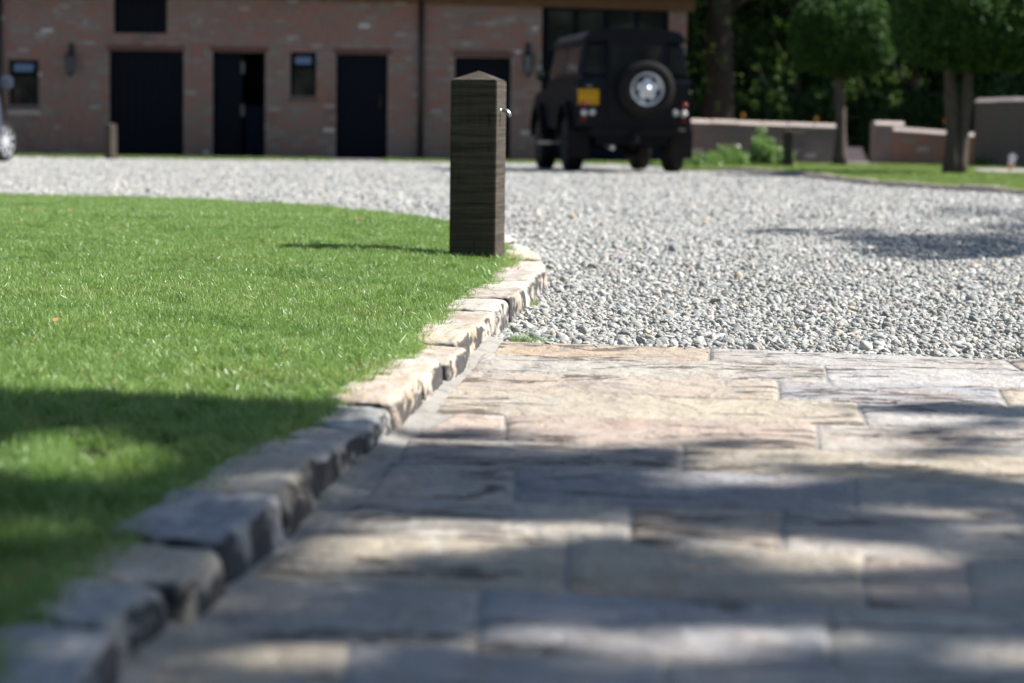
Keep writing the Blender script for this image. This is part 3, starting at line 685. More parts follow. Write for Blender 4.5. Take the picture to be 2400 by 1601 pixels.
# bricks
def brickmesh(name, cells, tints, mat, parent, kind=None, depth=.014):
    v, f, tn = [], [], []
    for (x0, x1, z0, z1), t in zip(cells, tints):
        b = len(v); y0 = random.uniform(-.003, .003); e = .003
        v += [(x0, depth, z0), (x1, depth, z0), (x1, depth, z1), (x0, depth, z1), (x0 + e, y0, z0 + e), (x1 - e, y0, z0 + e), (x1 - e, y0, z1 - e), (x0 + e, y0, z1 - e)]
        f += [(4, 5, 6, 7), (0, 1, 5, 4), (1, 2, 6, 5), (2, 3, 7, 6), (3, 0, 4, 7)] if b == 0 else [tuple(i + b for i in q) for q in ((4, 5, 6, 7), (0, 1, 5, 4), (1, 2, 6, 5), (2, 3, 7, 6), (3, 0, 4, 7))]
        tn += [t] * 5
    me = bpy.data.meshes.new(name); me.from_pydata(v, [], f); me.materials.append(mat)
    a = me.attributes.new('tint', 'FLOAT', 'FACE'); a.data.foreach_set('value', tn)
    o = link(bpy.data.objects.new(name, me), parent)
    if kind: o['kind'] = kind
    return o
random.seed(21); cells, tn = [], []
zc = .004; row = 0
while zc < ZT:
    x = XL - (row % 2) * .11 - random.random() * .03
    while x < XR:
        lw = .215 if random.random() < .72 else .103; x1 = x + lw
        a, b = max(x, XL), min(x1, XR)
        segs = [(a, b)]
        for (o0, o1, p0, p1) in OPN.values():
            if zc + .03 > p0 and zc + .03 < p1:
                ns = []
                for s0, s1 in segs:
                    if s1 <= o0 or s0 >= o1: ns.append((s0, s1)); continue
                    if s0 < o0: ns.append((s0, o0))
                    if s1 > o1: ns.append((o1, s1))
                segs = ns
        for s0, s1 in segs:
            if s1 - s0 > .03:
                cells.append((s0, s1, zc, zc + .064)); lowf = noise.noise(Vector((s0 * .9, 0, zc * 1.4)))
                t = min(.83, max(0, random.gauss(.42 + .3 * lowf, .27)))
                if random.random() < .035: t = random.uniform(.8, 1.0)
                tn.append(t)
        x = x1 + .010
    zc += .075; row += 1
# the pale bricks and their neighbours can be told apart in the photograph: those are objects, the rest is one mass
order = sorted(range(len(cells)), key=lambda i: -tn[i]); single = set(order[:290])
rest = [i for i in range(len(cells)) if i not in single]
brickmesh('brickwork', [cells[i] for i in rest], [tn[i] for i in rest], M['brick'], barn, 'stuff')
cache = {}
for i in sorted(single):
    c = cells[i]; wdt = round(c[1] - c[0], 3); tq = round(tn[i], 1); kk = (wdt, tq)
    if kk not in cache:
        o = brickmesh('brick', [(-wdt / 2, wdt / 2, 0, .064)], [tq], M['brick'], barn); cache[kk] = o.data
    else:
        o = bpy.data.objects.new('brick', cache[kk]); link(o, barn)
    o.location = ((c[0] + c[1]) / 2, 0, c[2])
# lintels: soldier course of red bricks over the doors
m_ = MB()
for k_ in ('d1', 'd2', 'd3', 'd4'):
    a, b, c, d = OPN[k_]; x = a - .05
    while x < b + .02: m_.box(x, x + .064, -.007, .012, d + .003, d + .105); x += .074
o = m_.build('door_arch_bricks', plain('red_rubber_brick', (.15, .075, .06), .9, .2, 0, .3, 7), barn); o['kind'] = 'stuff'
def door(k_, n, mat='joinery', handle=None, yy=.10):
    a, b, c, d = OPN[k_]; fr = MB()
    for q in ((a + .002, a + .06, 0), (b - .06, b - .002, 0)): fr.box(q[0], q[1], yy - .02, yy + .06, c + .002, d - .002)
    fr.box(a + .061, b - .061, yy - .02, yy + .06, d - .06, d - .003); dr = MB(); x0, x1 = a + .063, b - .063; wd = (x1 - x0) / n
    dr.box(x0, x1, yy + .03, yy + .05, c + .01, d - .062)
    o = dr.build('door', M[mat], barn); fr.build('frame', M[mat], o)
    for i in range(n):
        p = MB(); p.box(0, wd - .008, 0, .027, c + .012, d - .066); q = p.build('board', M[mat], o, False, .004); q.location = (x0 + wd * i + .004, yy + .002, 0)
    if handle:
        h = MB(); h.tube([(handle, yy - .05, 1.0), (handle, yy - .05, 1.18)], .012); h.box(handle - .02, handle + .02, yy - .04, yy, .98, 1.2); h.build('handle', M['blackiron'], o)
    return o
door('d1', 9); door('d3', 6, handle=OPN['d3'][1] - .14); door('d4', 6); door('upper', 6)
# double doorway: left leaf shut, right opening with a low navy half door
a, b, c, d = OPN['d2']; mid = a + (b - a) * .55
OPN['l'] = [a, mid, c, d]; OPN['r'] = [mid + .06, b, c, 1.0]
lf = door('l', 4, 'joinery'); rf = door('r', 3, 'navy', yy=.14)
h = MB()
for zz in (1.72, .92): h.box(mid - .02, mid + .05, .06, .085, zz - .12, zz + .10)
h.build('hinge_plate', M['hinge'], lf)
# tall opening with dark boards above and glazed leaves below
a, b, c, d = OPN['big']; m_ = MB(); m_.box(a + .05, b - .05, .13, .16, 0, d - .05); bd = m_.build('barn_doors', M['joinery'], barn)
wd = (b - a - .1) / 4
for i in range(4):
    for (z0, z1, nm, mt) in ((.05, 2.05, 'door_panel', 'navy'), (2.10, d - .08, 'fanlight', 'glaze')):
        p = MB(); p.box(.03, wd - .03, 0, .02, z0, z1); q = p.build(nm, M[mt], bd); q.location = (a + .05 + wd * i, .108, 0)
    p = MB(); p.box(-.03, .03, -.01, .05, .02, d - .06); q = p.build('mullion', M['joinery'], bd); q.location = (a + .05 + wd * i + .03, .09, 0)
def window(k_):
    a, b, c, d = OPN[k_]; y = .09; H = d - c; zt = d - .32 * H
    m_ = MB(); t = .055
    m_.box(a + .002, a + t, y, y + .07, c, d - .002); m_.box(b - t, b - .002, y, y + .07, c, d - .002)
    m_.box(a + t, b - t, y, y + .07, c + .001, c + t); m_.box(a + t, b - t, y, y + .07, d - t, d - .003); m_.box(a + t, b - t, y + .002, y + .068, zt - .03, zt)
    wn = m_.build('window', M['joinery'], barn)
    p = MB(); p.box(a + t, b - t, y + .03, y + .036, c + t, zt - .03); p.build('pane', M['glaze'], wn)
    hgt = d - t - zt; ang = R(24); p = MB(); ww = b - a - 2 * t - .02   # the top vent is propped open and mirrors the sky
    for (x0, x1, z0, z1) in ((0, .03, -hgt, 0), (ww - .03, ww, -hgt, 0), (.03, ww - .03, -.03, 0), (.03, ww - .03, -hgt, -hgt + .03)): p.box(x0, x1, 0, .03, z0, z1)
    v_ = p.build('vent', M['joinery'], wn); v_.location = (a + t + .01, y - .02, d - t); v_.rotation_euler.x = -ang
    p = MB(); p.box(.031, ww - .031, .008, .014, -hgt + .031, -.031); g_ = p.build('vent_glass', M['ventglass'], wn); g_.location = v_.location; g_.rotation_euler.x = -ang
    p = MB(); p.box(a - .02, b + .03, -.05, .10, c - .055, c - .002); p.build('sill', M['hinge'], wn, False, .006)
    if k_ == 'w2': return
    p = MB(); p.box(a - .03, b + .03, -.008, .012, c - .15, c - .07); p.build('sill_bricks', M['coping'], wn)
window('w1'); window('w2')
# downpipes, lanterns, eave
def pipe(x):
    t = empty('downpipe', (x, YB - .07, 0)); t.parent = barn; t.location = (x, -.07, 0)
    bpy.data.objects.remove(t)
    m_ = MB(); m_.tube([(x, -.07, .05), (x, -.07, ZT)], .045, 14); o = m_.build('downpipe', M['blackiron'], barn, True)
    m_ = MB()
    for z in (.5, 1.7, 2.7): m_.lathe([(.056, -.02), (.056, .02)], 14, Matrix.Translation((x, -.07, z)) @ Matrix.Rotation(math.pi / 2, 4, 'X'))
    m_.build('bracket', M['blackiron'], o, True)
pipe(onp(986, 200, YB).x); pipe(onp(1, 200, YB).x)
def lantern(px, label):
    p = onp(px, 160, YB); t = empty('wall_lantern', (p.x, YB, onp(px, 135, YB).z), label, 'lantern', 'black carriage lanterns on the barn wall')
    m_ = MB(); m_.box(-.045, .045, -.016, -.004, -.02, .26); m_.tube([(0, -.02, .2), (0, -.09, .27), (0, -.15, .22), (0, -.15, .12)], .011, 8); m_.build('bracket', M['blackiron'], t)
    Mx = Matrix.Translation((0, -.15, 0)) @ Matrix.Rotation(math.pi / 2, 4, 'X')
    m_ = MB(); m_.lathe([(.012, .13), (.03, .11), (.095, .04), (.10, .03)], 6, Mx); m_.lathe([(.075, -.30), (.03, -.34), (.01, -.37)], 6, Mx)
    for k_ in range(6):
        a_ = k_ * math.pi / 3; m_.tube([(.092 * math.cos(a_), -.15 + .092 * math.sin(a_), .03), (.07 * math.cos(a_), -.15 + .07 * math.sin(a_), -.30)], .006, 4)
    m_.build('cage', M['blackiron'], t)
    m_ = MB(); m_.lathe([(.084, .028), (.063, -.298)], 6, Mx); m_.build('glass', M['lampglass'], t)
lantern(168, 'black lantern on the barn wall, left of the wide door'); lantern(1237, 'black lantern on the barn wall, right of the bollard')
pl_, pr_ = onp(300, -12, YB), onp(1612, 27, YB)
m_ = MB(); x0, x1 = XL, XR + .15; sl_ = (pr_.z - pl_.z) / (pr_.x - pl_.x); zf = lambda x: pl_.z + sl_ * (x - pl_.x)
m_.hexa([(x0, -.10, zf(x0)), (x1, -.10, zf(x1)), (x1, -.008, zf(x1)), (x0, -.008, zf(x0)), (x0, -.10, zf(x0) + .26), (x1, -.10, zf(x1) + .26), (x1, -.008, zf(x1) + .26), (x0, -.008, zf(x0) + .26)])
m_.build('eave_beam', M['eavewood'], barn, False, .008)
m_ = MB(); m_.hexa([(XL - .3, -.34, 3.22), (XR + .3, -.34, 3.20), (XR + .3, 4, 6.2), (XL - .3, 4, 6.2), (XL - .3, -.34, 3.32), (XR + .3, -.34, 3.30), (XR + .3, 4, 6.32), (XL - .3, 4, 6.32)])
m_.hexa([(XL - .3, 4.001, 6.2), (XR + .3, 4.001, 6.2), (XR + .3, 8.3, 3.2), (XL - .3, 8.3, 3.2), (XL - .3, 4.001, 6.32), (XR + .3, 4.001, 6.32), (XR + .3, 8.3, 3.32), (XL - .3, 8.3, 3.32)])
m_.build('roof', M['roof'], barn)
m_ = MB(); m_.tube([(XL, -.40, 3.18), (XR + .2, -.40, 3.14)], .06, 10); m_.build('gutter', M['blackiron'], barn, True)
m_ = MB(); m_.box(XR - .34, XR - .281, .32, 7, .02, 1.2); m_.build('inner_lining', M['dark_inside'], barn)

# ------------------------------------------------------------------ garden walls
def gwall(name, label, ca, cb, za, zb, y0, y1, th, mat, cat='garden wall', cap=.075, z0=0):
    A, B = Vector((ca, y0, z0)), Vector((cb, y1, z0)); L = (B - A).length
    t = empty(name, A, label, cat, 'low brick walls of the garden', math.atan2(B.y - A.y, B.x - A.x))
    za -= cap; zb -= cap
    m_ = MB(); m_.hexa([(0, .014, 0), (L, .014, 0), (L, th, 0), (0, th, 0), (0, .014, za), (L, .014, zb), (L, th, zb), (0, th, za)]); m_.build('core', M['wallmortar'], t)
    cs, tt = [], []; z = .004; r_ = 0
    while z < max(za, zb) - .05:
        x = -(r_ % 2) * .11
        while x < L:
            a, b = max(0, x), min(L, x + .215)
            if b - a > .03 and z + .065 < za + (zb - za) * a / L + .01: cs.append((a, b, z, z + .065)); tt.append(min(.95, max(0, random.gauss(.35, .22))))
            x += .225
        z += .075; r_ += 1
    brickmesh('brickwork', cs, tt, M[mat], t, 'stuff')
    n = max(1, int(L / .45)); 
    for i in range(n):
        a, b = L * i / n + .003, L * (i + 1) / n - .003; ha, hb = za + (zb - za) * a / L, za + (zb - za) * b / L; dz = random.uniform(-.006, .006)
        m_ = MB(); m_.hexa([Vector(q) - Vector((a, 0, 0)) for q in ((a, -.035, ha + .002 + dz), (b, -.035, hb + .002 + dz), (b, th + .03, hb + .002), (a, th + .03, ha + .002), (a, .06, ha + cap + dz), (b, .06, hb + cap + dz), (b, th - .02, hb + cap), (a, th - .02, ha + cap))])
        o = m_.build('coping_stone', M['coping'], t, False, .01); o.location = (a, 0, 0)
    return t
p0, p1 = onp(1608, 278, YB + .3), onp(1968, 291, YB)
gwall('garden_wall', 'long low brown brick wall with pale coping beside the barn', p0.x, p1.x, p0.z, p1.z, YB + .3, YB, .24, 'darkbrick')
p0, p1 = onp(2050, 284, 47), onp(2108, 286, 47)
gwall('garden_pier', 'short dark brick pier at the garden gap beside the red wall', p0.x, p1.x + .1, p0.z, p1.z, 47, 47, .5, 'darkbrick', 'brick pier')
p0, p1 = onp(2092, 297, 45), onp(2292, 312, 44.6)
gwall('garden_wall', 'low red brick wall with pale coping right of the garden gap', p0.x, p1.x, p0.z, p1.z, 45, 44.6, .24, 'redbrick')
p0, p1 = onp(2285, 230, 43.4), onp(2640, 222, 41)
gwall('garden_wall', 'tall dark brick wall with pale coping at the right edge', p0.x, p1.x, p0.z, p1.z, 43.4, 41, .3, 'darkbrick')
m_ = MB()
for i in range(3): m_.box(onp(1985, 0, 48).x, onp(2060, 0, 48).x, 49 + i * .35, 49.35 + i * .35 - .002, .02, .12 + i * .11)
o = m_.build('garden_steps', M['pathstone'], None, False, .01); o['kind'] = 'structure'

# ------------------------------------------------------------------ trees
def crown_core(c, r, flat_bottom=True, n=20):
    v, f = [], []
    for j in range(n // 2 + 1):
        for i in range(n):
            th, ph = math.pi * j / (n // 2), 2 * math.pi * i / n
            d = Vector((math.sin(th) * math.cos(ph), math.sin(th) * math.sin(ph), math.cos(th)))
            q = Vector((c[0] + d.x * r[0], c[1] + d.y * r[1], c[2] + d.z * (r[2] if d.z > 0 or not flat_bottom else r[2] * .75)))
            v.append(tuple(q))
    for j in range(n // 2):
        for i in range(n): f.append((j * n + i, j * n + (i + 1) % n, (j + 1) * n + (i + 1) % n, (j + 1) * n + i))
    return v, f
def superdome(n, r):
    """points on a clipped mushroom-shaped head: a dome above, nearly flat below"""
    d = rng.normal(0, 1, (n, 3)); d /= np.linalg.norm(d, axis=1)[:, None]
    e = 2.6; k_ = (np.abs(d[:, 0]) ** e + np.abs(d[:, 1]) ** e + np.abs(d[:, 2]) ** e) ** (-1 / e)
    q = d * k_[:, None]; q[:, 2] = np.where(q[:, 2] < 0, q[:, 2] * .8, q[:, 2]); q[:, :2] *= 1.0
    hor = np.hypot(q[:, 0], q[:, 1])[:, None]; q[:, :2] = np.where(hor > 1, q[:, :2] / hor, q[:, :2])
    return q * np.asarray(r)
def topiary(px, py, cpx, cpy, rx, rz, stems, label):
    b = at(px, py, .02); s_ = F / b.y; cc = onp(cpx, cpy, b.y); r = (rx / s_, rx / s_, rz / s_)
    t = empty('topiary_tree', (b.x, b.y, .02), label, 'topiary tree', 'clipped topiary trees on bare trunks')
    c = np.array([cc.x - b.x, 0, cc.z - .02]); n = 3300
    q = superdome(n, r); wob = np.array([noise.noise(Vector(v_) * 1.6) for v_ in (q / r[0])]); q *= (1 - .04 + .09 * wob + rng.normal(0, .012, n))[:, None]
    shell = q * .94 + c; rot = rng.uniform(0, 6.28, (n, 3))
    core = crown_core(c, [v_ * .86 for v_ in r])  # near-black core: the shade inside the head is put into its colour
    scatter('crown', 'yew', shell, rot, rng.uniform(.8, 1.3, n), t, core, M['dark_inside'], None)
    for (dx, wdt, lean, bm_) in stems:
        m_ = MB(); z1 = c[2] - r[2] * .5; pts = []; rad = []
        for k_ in range(9):
            f_ = k_ / 8; pts.append((dx + lean * f_ + .02 * math.sin(f_ * 5 + dx * 9), .02 * math.cos(f_ * 4), z1 * f_)); rad.append(wdt * (1.35 - .55 * f_ if k_ else 1.7) * (1 + .12 * math.sin(f_ * 13)))
        m_.tube(pts, rad, 12); m_.build('trunk', M['bark_pale'], t, True)
topiary(1968, 391, 1978, 92, 128, 106, [(0, .085, -.04, 0)], 'round clipped topiary tree on a single slim trunk')
topiary(2235, 412, 2300, 60, 208, 128, [(-.02, .085, -.08, 0), (.04, .075, .17, 0)], 'larger clipped topiary tree on twin trunks at the right edge')

def limb_tree(t, h, r0, mat='bark', lean=(0, 0), limbs=6, z0=.4, spread=2.0, n=10):
    m_ = MB(); pts = [(lean[0] * (i / 6) ** 1.3 * h + .06 * math.sin(i * 2), lean[1] * i / 6 * h, h * i / 6) for i in range(7)]
    m_.tube(pts, [r0 * (1.25 if i == 0 else 1 - .11 * i) for i in range(7)], n); m_.build('trunk', M[mat], t, True)
    for k_ in range(limbs):
        a = 2.4 * k_ + random.random(); f_ = z0 + (1 - z0) * k_ / limbs; b = Vector(pts[min(6, int(f_ * 6))]); L = spread * random.uniform(.7, 1.1)
        m2 = MB(); m2.tube([b, b + Vector((math.cos(a) * L * .45, math.sin(a) * L * .45, L * .35)), b + Vector((math.cos(a) * L, math.sin(a) * L, L * .6))], [r0 * .4, r0 * .25, r0 * .08], 7)
        m2.build('limb', M[mat], t, True)
def cloud_crown(t, c, r, n, key, sc_, clumps=9, name='crown', lo=.5):
    P = []
    for k_ in range(clumps):
        a = rng.normal(0, 1, 3); a /= np.linalg.norm(a); cc = np.asarray(c) + a * np.asarray(r) * .62; rr = np.asarray(r) * rng.uniform(.35, .55)
        m = n // clumps; d = rng.normal(0, 1, (m, 3)); d /= np.linalg.norm(d, axis=1)[:, None]; P.append(cc + d * rr * rng.uniform(lo, 1, (m, 1)))
    P = np.vstack(P); return scatter(name, key, P, rng.uniform(0, 6.28, (len(P), 3)), rng.uniform(.7, 1.3, len(P)) * sc_, t, None, None, None)
random.seed(31)
# big dark trunk just right of the barn
bt = onp(1672, 385, 50); t = empty('old_tree', (bt.x, 50, 0), 'old tree with a thick dark leaning trunk behind the vehicle', 'tree')
limb_tree(t, 9, .34, lean=(.045, 0), limbs=8, z0=.45, spread=3.6, n=16)
cloud_crown(t, (1.5, 1.0, 8.2), (4.6, 3.6, 3.2), 1500, 'wood', 1.5)
specs = [(1660, 56, 10, .22, (4.2, 3.5, 3.6), 'slender dark tree close behind the barn corner'), (1765, 58, 11, .2, (4, 4, 4), 'tall dark tree between the old trunk and the first topiary'),
         (1850, 54, 9, .16, (3.2, 3.2, 3.4), 'shaded tree directly left of the first topiary'), (1935, 60, 12, .24, (4.4, 4, 4.2), 'tall shaded tree behind the single trunk topiary'),
         (2030, 57, 10, .2, (3.6, 3.4, 3.8), 'shaded tree above the gap in the garden walls'), (2120, 61, 12, .25, (4.4, 4, 4.4), 'tall dark tree behind the left side of the larger topiary'),
         (2210, 56, 10, .2, (4, 4, 4), 'dark tree behind the twin trunks of the topiary'), (2330, 59, 11, .22, (4.4, 4, 4.2), 'dark tree behind the tall garden wall'), (2450, 55, 10, .2, (4, 4, 4), 'dark tree at the far right beyond the tall wall')]
for (px, Y, h, r_, cr, lab) in specs:
    x = (px - 1200) / F * Y; t = empty('woodland_tree', (x, Y, 0), lab, 'tree', 'woodland trees behind the garden walls')
    limb_tree(t, h * .8, r_, limbs=4, z0=.4, spread=2.4, n=10); cloud_crown(t, (0, 0, h * .62), (cr[0], cr[1], cr[2] * 1.15), 900, 'wood', 1.35, 10, lo=.2)
# low undergrowth and the deep wood behind it
def mass(name, x0, x1, y0, y1, z0, z1, n, key, sc_, wob=.8):
    P = np.column_stack([rng.uniform(x0, x1, n), rng.uniform(y0, y1, n), rng.uniform(z0, z1, n)])
    hh = np.array([noise.noise(Vector((a * .5, b * .3, 5))) for a, b in P[:, :2]]); P = P[P[:, 2] < z1 * (.72 + .5 * hh * wob)]
    return scatter(name, key, P, rng.uniform(0, 6.28, (len(P), 3)), rng.uniform(.7, 1.3, len(P)) * sc_)
o = mass('deep_wood', 1, 22, 66, 70, 0, 13, 5200, 'wood', 2.2, .4)
o = mass('undergrowth', 3.5, 16, 53, 57, 0, 1.9, 1500, 'wood', 1.0, 1.2)
sheet('woodland_floor', [(4.2, 46.6), (24, 46.6), (24, 80), (4.2, 80)], .03, M['soil'])
# lit sprays low on the old trees
def spray(px, py, Y, rx, rz, n, label, key='light', sc_=.8):
    c = onp(px, py, Y); s_ = F / Y; t = empty('leafy_branch', (c.x, Y, c.z), label, 'branch', 'sunlit low branches at the wood edge')
    m_ = MB(); m_.tube([(-.1, 1.4, .5), (-.05, .5, .2), (0, 0, 0), (rx / s_ * .7, -.1, -rz / s_ * .5)], [.012, .009, .006, .003], 6); m_.build('twig', M['bark'], t, True)
    d = rng.normal(0, .8, (n, 3)) * np.array([rx / s_, .6, rz / s_]); scatter('foliage', key, d, rng.uniform(0, 6.28, (n, 3)), rng.uniform(.3, .75, n) * sc_, t, None, None, None)
spray(1800, 205, 47, 48, 44, 22, 'spray of bright leaves between the old trunk and first topiary')
spray(1835, 130, 47.5, 26, 75, 18, 'thin hanging leaves just left of the first topiary head')
spray(2030, 215, 47, 60, 26, 22, 'bright leaves hanging under the first topiary head, right of its trunk')
spray(2120, 190, 46.5, 34, 26, 12, 'small bright leaves between the two topiary heads')
spray(1645, 110, 48, 34, 90, 24, 'loose leaves beside the barn corner above the vehicle roof')
spray(1660, 20, 48, 55, 45, 24, 'leaves at the top of the picture beside the barn eave')

# ------------------------------------------------------------------ plants
def plant(px, py, r, h, n, label, key='shrub', sc_=1.0, z=.02):
    b = at(px, py, z); t = empty('leafy_plant', (b.x, b.y, z), label, 'plant', 'garden plants by the walls')
    m_ = MB()
    for k_ in range(7): a = k_ * .9; m_.tube([(0, 0, 0), (math.cos(a) * r * .5, math.sin(a) * r * .4, h * random.uniform(.5, .9))], [.012, .005], 5)
    m_.build('stem', M['leaf_shrub'], t, True)
    d = rng.normal(0, 1, (n, 3)); d /= np.linalg.norm(d, axis=1)[:, None]; d *= rng.random((n, 1)) ** .5; P = d * np.array([r * 1.15, r * .8, h * .5]) + np.array([0, 0, h * .45]); P[:, 2] *= 1 - .45 * np.abs(P[:, 0]) / r; P += rng.normal(0, .05, P.shape); P[:, 2] = np.abs(P[:, 2])
    scatter('foliage', key, P, rng.uniform(0, 6.28, (n, 3)), rng.uniform(.7, 1.2, n) * sc_, t, None, None, None); return t
plant(1785, 391, .26, .55, 70, 'tall pointed leafy plant beside the far right bollard')
plant(1712, 392, .30, .36, 60, 'broad leafy plant left of the tall pointed one')
plant(1650, 393, .30, .16, 40, 'low pale plant next to the vehicle wheel')
plant(1835, 393, .12, .22, 14, 'small tuft partly behind the far right bollard')
plant(2310, 394, .22, .22, 26, 'low dark plant at the foot of the tall wall', sc_=.8)
plant(2385, 394, .22, .42, 40, 'flowering plant with a white bloom by the tall wall')
def flower(x, y, Y, r, mat, label):
    c = onp(x, y, Y); t = empty('flower', (c.x, Y, c.z), label, 'flower'); m_ = MB()
    for k_ in range(6):
        a = k_ * math.pi / 3; m_.add([(0, 0, 0), (math.cos(a - .4) * r, -.02, math.sin(a - .4) * r), (math.cos(a) * r * 1.25, -.005, math.sin(a) * r * 1.25), (math.cos(a + .4) * r, -.02, math.sin(a + .4) * r)], [(0, 1, 2, 3)])
    m_.build('petals', M[mat], t); m_ = MB(); m_.tube([(0, .01, -.01), (0, .02, -r * 3)], .006, 5); m_.build('stem', M['leaf_shrub'], t)
flower(2373, 369, 36.2, .055, 'petal', 'upper white bloom on the plant by the tall wall'); flower(2370, 382, 36.1, .045, 'petal', 'lower white bloom on the plant by the tall wall')
flower(2367, 391, 36.1, .04, 'orange', 'orange bloom low on the plant by the tall wall'); flower(2217, 283, 44, .045, 'orange', 'yellow orange flower against the twin trunks')
flower(1742, 270, 46.5, .035, 'orange', 'orange flower behind the long wall near the old trunk'); flower(1913, 279, 46.5, .035, 'orange', 'orange flower behind the long wall near the topiary trunk')
# weeds in the gravel corner
def weed(px, py, n, s_, label):
    b = at(px, py, 0); t = empty('grass_weed', (b.x, b.y, 0), label, 'weed', 'grass weeds growing at the gravel edge')
    P = np.column_stack([rng.normal(0, .018, n), rng.normal(0, .008, n), np.full(n, -.004)]); scatter('blades', 'grass_edge', P, np.column_stack([rng.normal(0, .2, n), rng.normal(0, .2, n), rng.uniform(0, 6, n)]), rng.uniform(.5, .9, n) * s_, t, None, None, None)
weed(1222, 800, 5, .85, 'larger grass weed where kerb, gravel and paving meet'); weed(1265, 801, 3, .75, 'second grass weed a little right along the paving edge'); weed(1190, 768, 2, .6, 'tiny weed tight against the kerb side')
weed(1243, 715, 3, .7, 'little green weed beside the cream kerb stone'); weed(1236, 706, 2, .6, 'smallest weed behind the cream kerb stone')
# fallen leaves
def fallen(px, py, s_, label):
    b = at(px, py, .075); b.z = float(lawn_z(b.x, b.y)) + .03; m_ = MB()
    m_.add([(-.5, 0, 0), (-.2, .28, .08), (.15, .26, .02), (.5, 0, .1), (.15, -.22, .06), (-.2, -.26, .1), (0, 0, 0)], [(0, 1, 6), (1, 2, 6), (2, 3, 6), (3, 4, 6), (4, 5, 6), (5, 0, 6)])
    o = m_.build('fallen_leaf', M['dryleaf'], None, True); o.location = b; o.scale = (s_, s_, s_); o.rotation_euler = (random.uniform(-.5, .5), random.uniform(-.5, .5), random.uniform(0, 6))
    tag(o, label, 'leaf', 'dry leaves fallen on the lawn')
fallen(842, 551, .045, 'dry orange leaf on the lawn just beyond the bollard shadow'); fallen(62, 508, .06, 'brown leaf at the left of the lawn, darkest of the row'); fallen(26, 509, .04, 'brown leaf nearest the left edge of the photo')
fallen(88, 511, .04, 'small brown leaf right of the darkest one'); fallen(165, 511, .035, 'upright dry leaf right of the left cluster'); fallen(318, 519, .045, 'pale tan leaf far back in the middle of the lawn')
fallen(131, 764, .02, 'tiny pale leaf in the near left grass')

# ------------------------------------------------------------------ off-road vehicle
def wheel(parent, x, y, r=.385, wd=.235, spare=False):
    face = 1 if x > 0 else -1
    Mx = Matrix.Translation((x, y, r)) @ Matrix.Rotation(-math.pi / 2 * face, 4, 'Z')
    m_ = MB(); h = wd / 2; m_.lathe([(r * .56, -h * .8), (r * .72, -h), (r * .93, -h * .95), (r, -h * .7), (r, h * .7), (r * .93, h * .95), (r * .72, h), (r * .56, h * .8)], 36, Mx)
    w_ = m_.build('wheel', M['rubber'], parent, True)
    m_ = MB(); m_.lathe([(r * .57, h * .75), (r * .55, h * .9), (r * .48, h * .45), (r * .2, h * .6), (r * .16, h * .8), (.001, h * .8)], 24, Mx); m_.build('rim', M['shadedrim'], w_, True)
DX = 33.5
dc = at(1480, 402, 0); van = empty('off_road_vehicle', (0, 0, 0), 'dark navy boxy off-road vehicle seen from behind with rear spare wheel', 'off-road vehicle', rz=R(8.5))
def D(name, mat, parent=None, bevel=.0, smooth=False, **k_): return lambda m_: m_.build(name, M[mat], parent or van, smooth, bevel)
# lower tub, front wings, bonnet: profile in (y, z), body from y=-.78 (rear) to 3.05
m_ = MB()
def lower(m_):
    prof = [(-.78, .62)]
    for cy_, r_ in ((0, .46), (2.36, .46)):
        prof += [(cy_ - r_ * math.cos(a_), .50 + (r_ + .0) * math.sin(a_)) for a_ in [R(q) for q in (15, 40, 65, 90, 115, 140, 165)]]
    prof += [(3.0, .62), (3.03, 1.02), (2.95, 1.12), (1.85, 1.20), (1.80, 1.30), (-.76, 1.30), (-.78, 1.24)]
    m_.prism(prof, -.80, .80)
lower(m_); body = m_.build('body', M['carpaint'], van, False, .012)
# upper cabin with tumblehome
m_ = MB(); yr, yf = -.76, 1.72
m_.hexa([(-.79, yr, 1.302), (.79, yr, 1.302), (.79, yf + .12, 1.302), (-.79, yf + .12, 1.302), (-.70, yr + .03, 1.80), (.70, yr + .03, 1.80), (.70, yf - .1, 1.80), (-.70, yf - .1, 1.80)])
cab = m_.build('cabin', M['carpaint'], van, False, .05, seg=3)
m_ = MB(); prof = [(-.715, 1.80), (.715, 1.80), (.705, 1.86), (.64, 1.93), (.50, 1.965), (0, 1.985), (-.50, 1.965), (-.64, 1.93), (-.705, 1.86)]
m_.prism(prof, yr + .0, yf - .06, 'y'); m_.build('roof', M['carpaint'], van, False, .01)
m_ = MB(); m_.tube([(-.725, yr, 1.80), (-.725, yf - .05, 1.80)], .014, 6); m_.tube([(.725, yr, 1.80), (.725, yf - .05, 1.80)], .014, 6); m_.build('roof_gutter', M['blackplastic'], van)
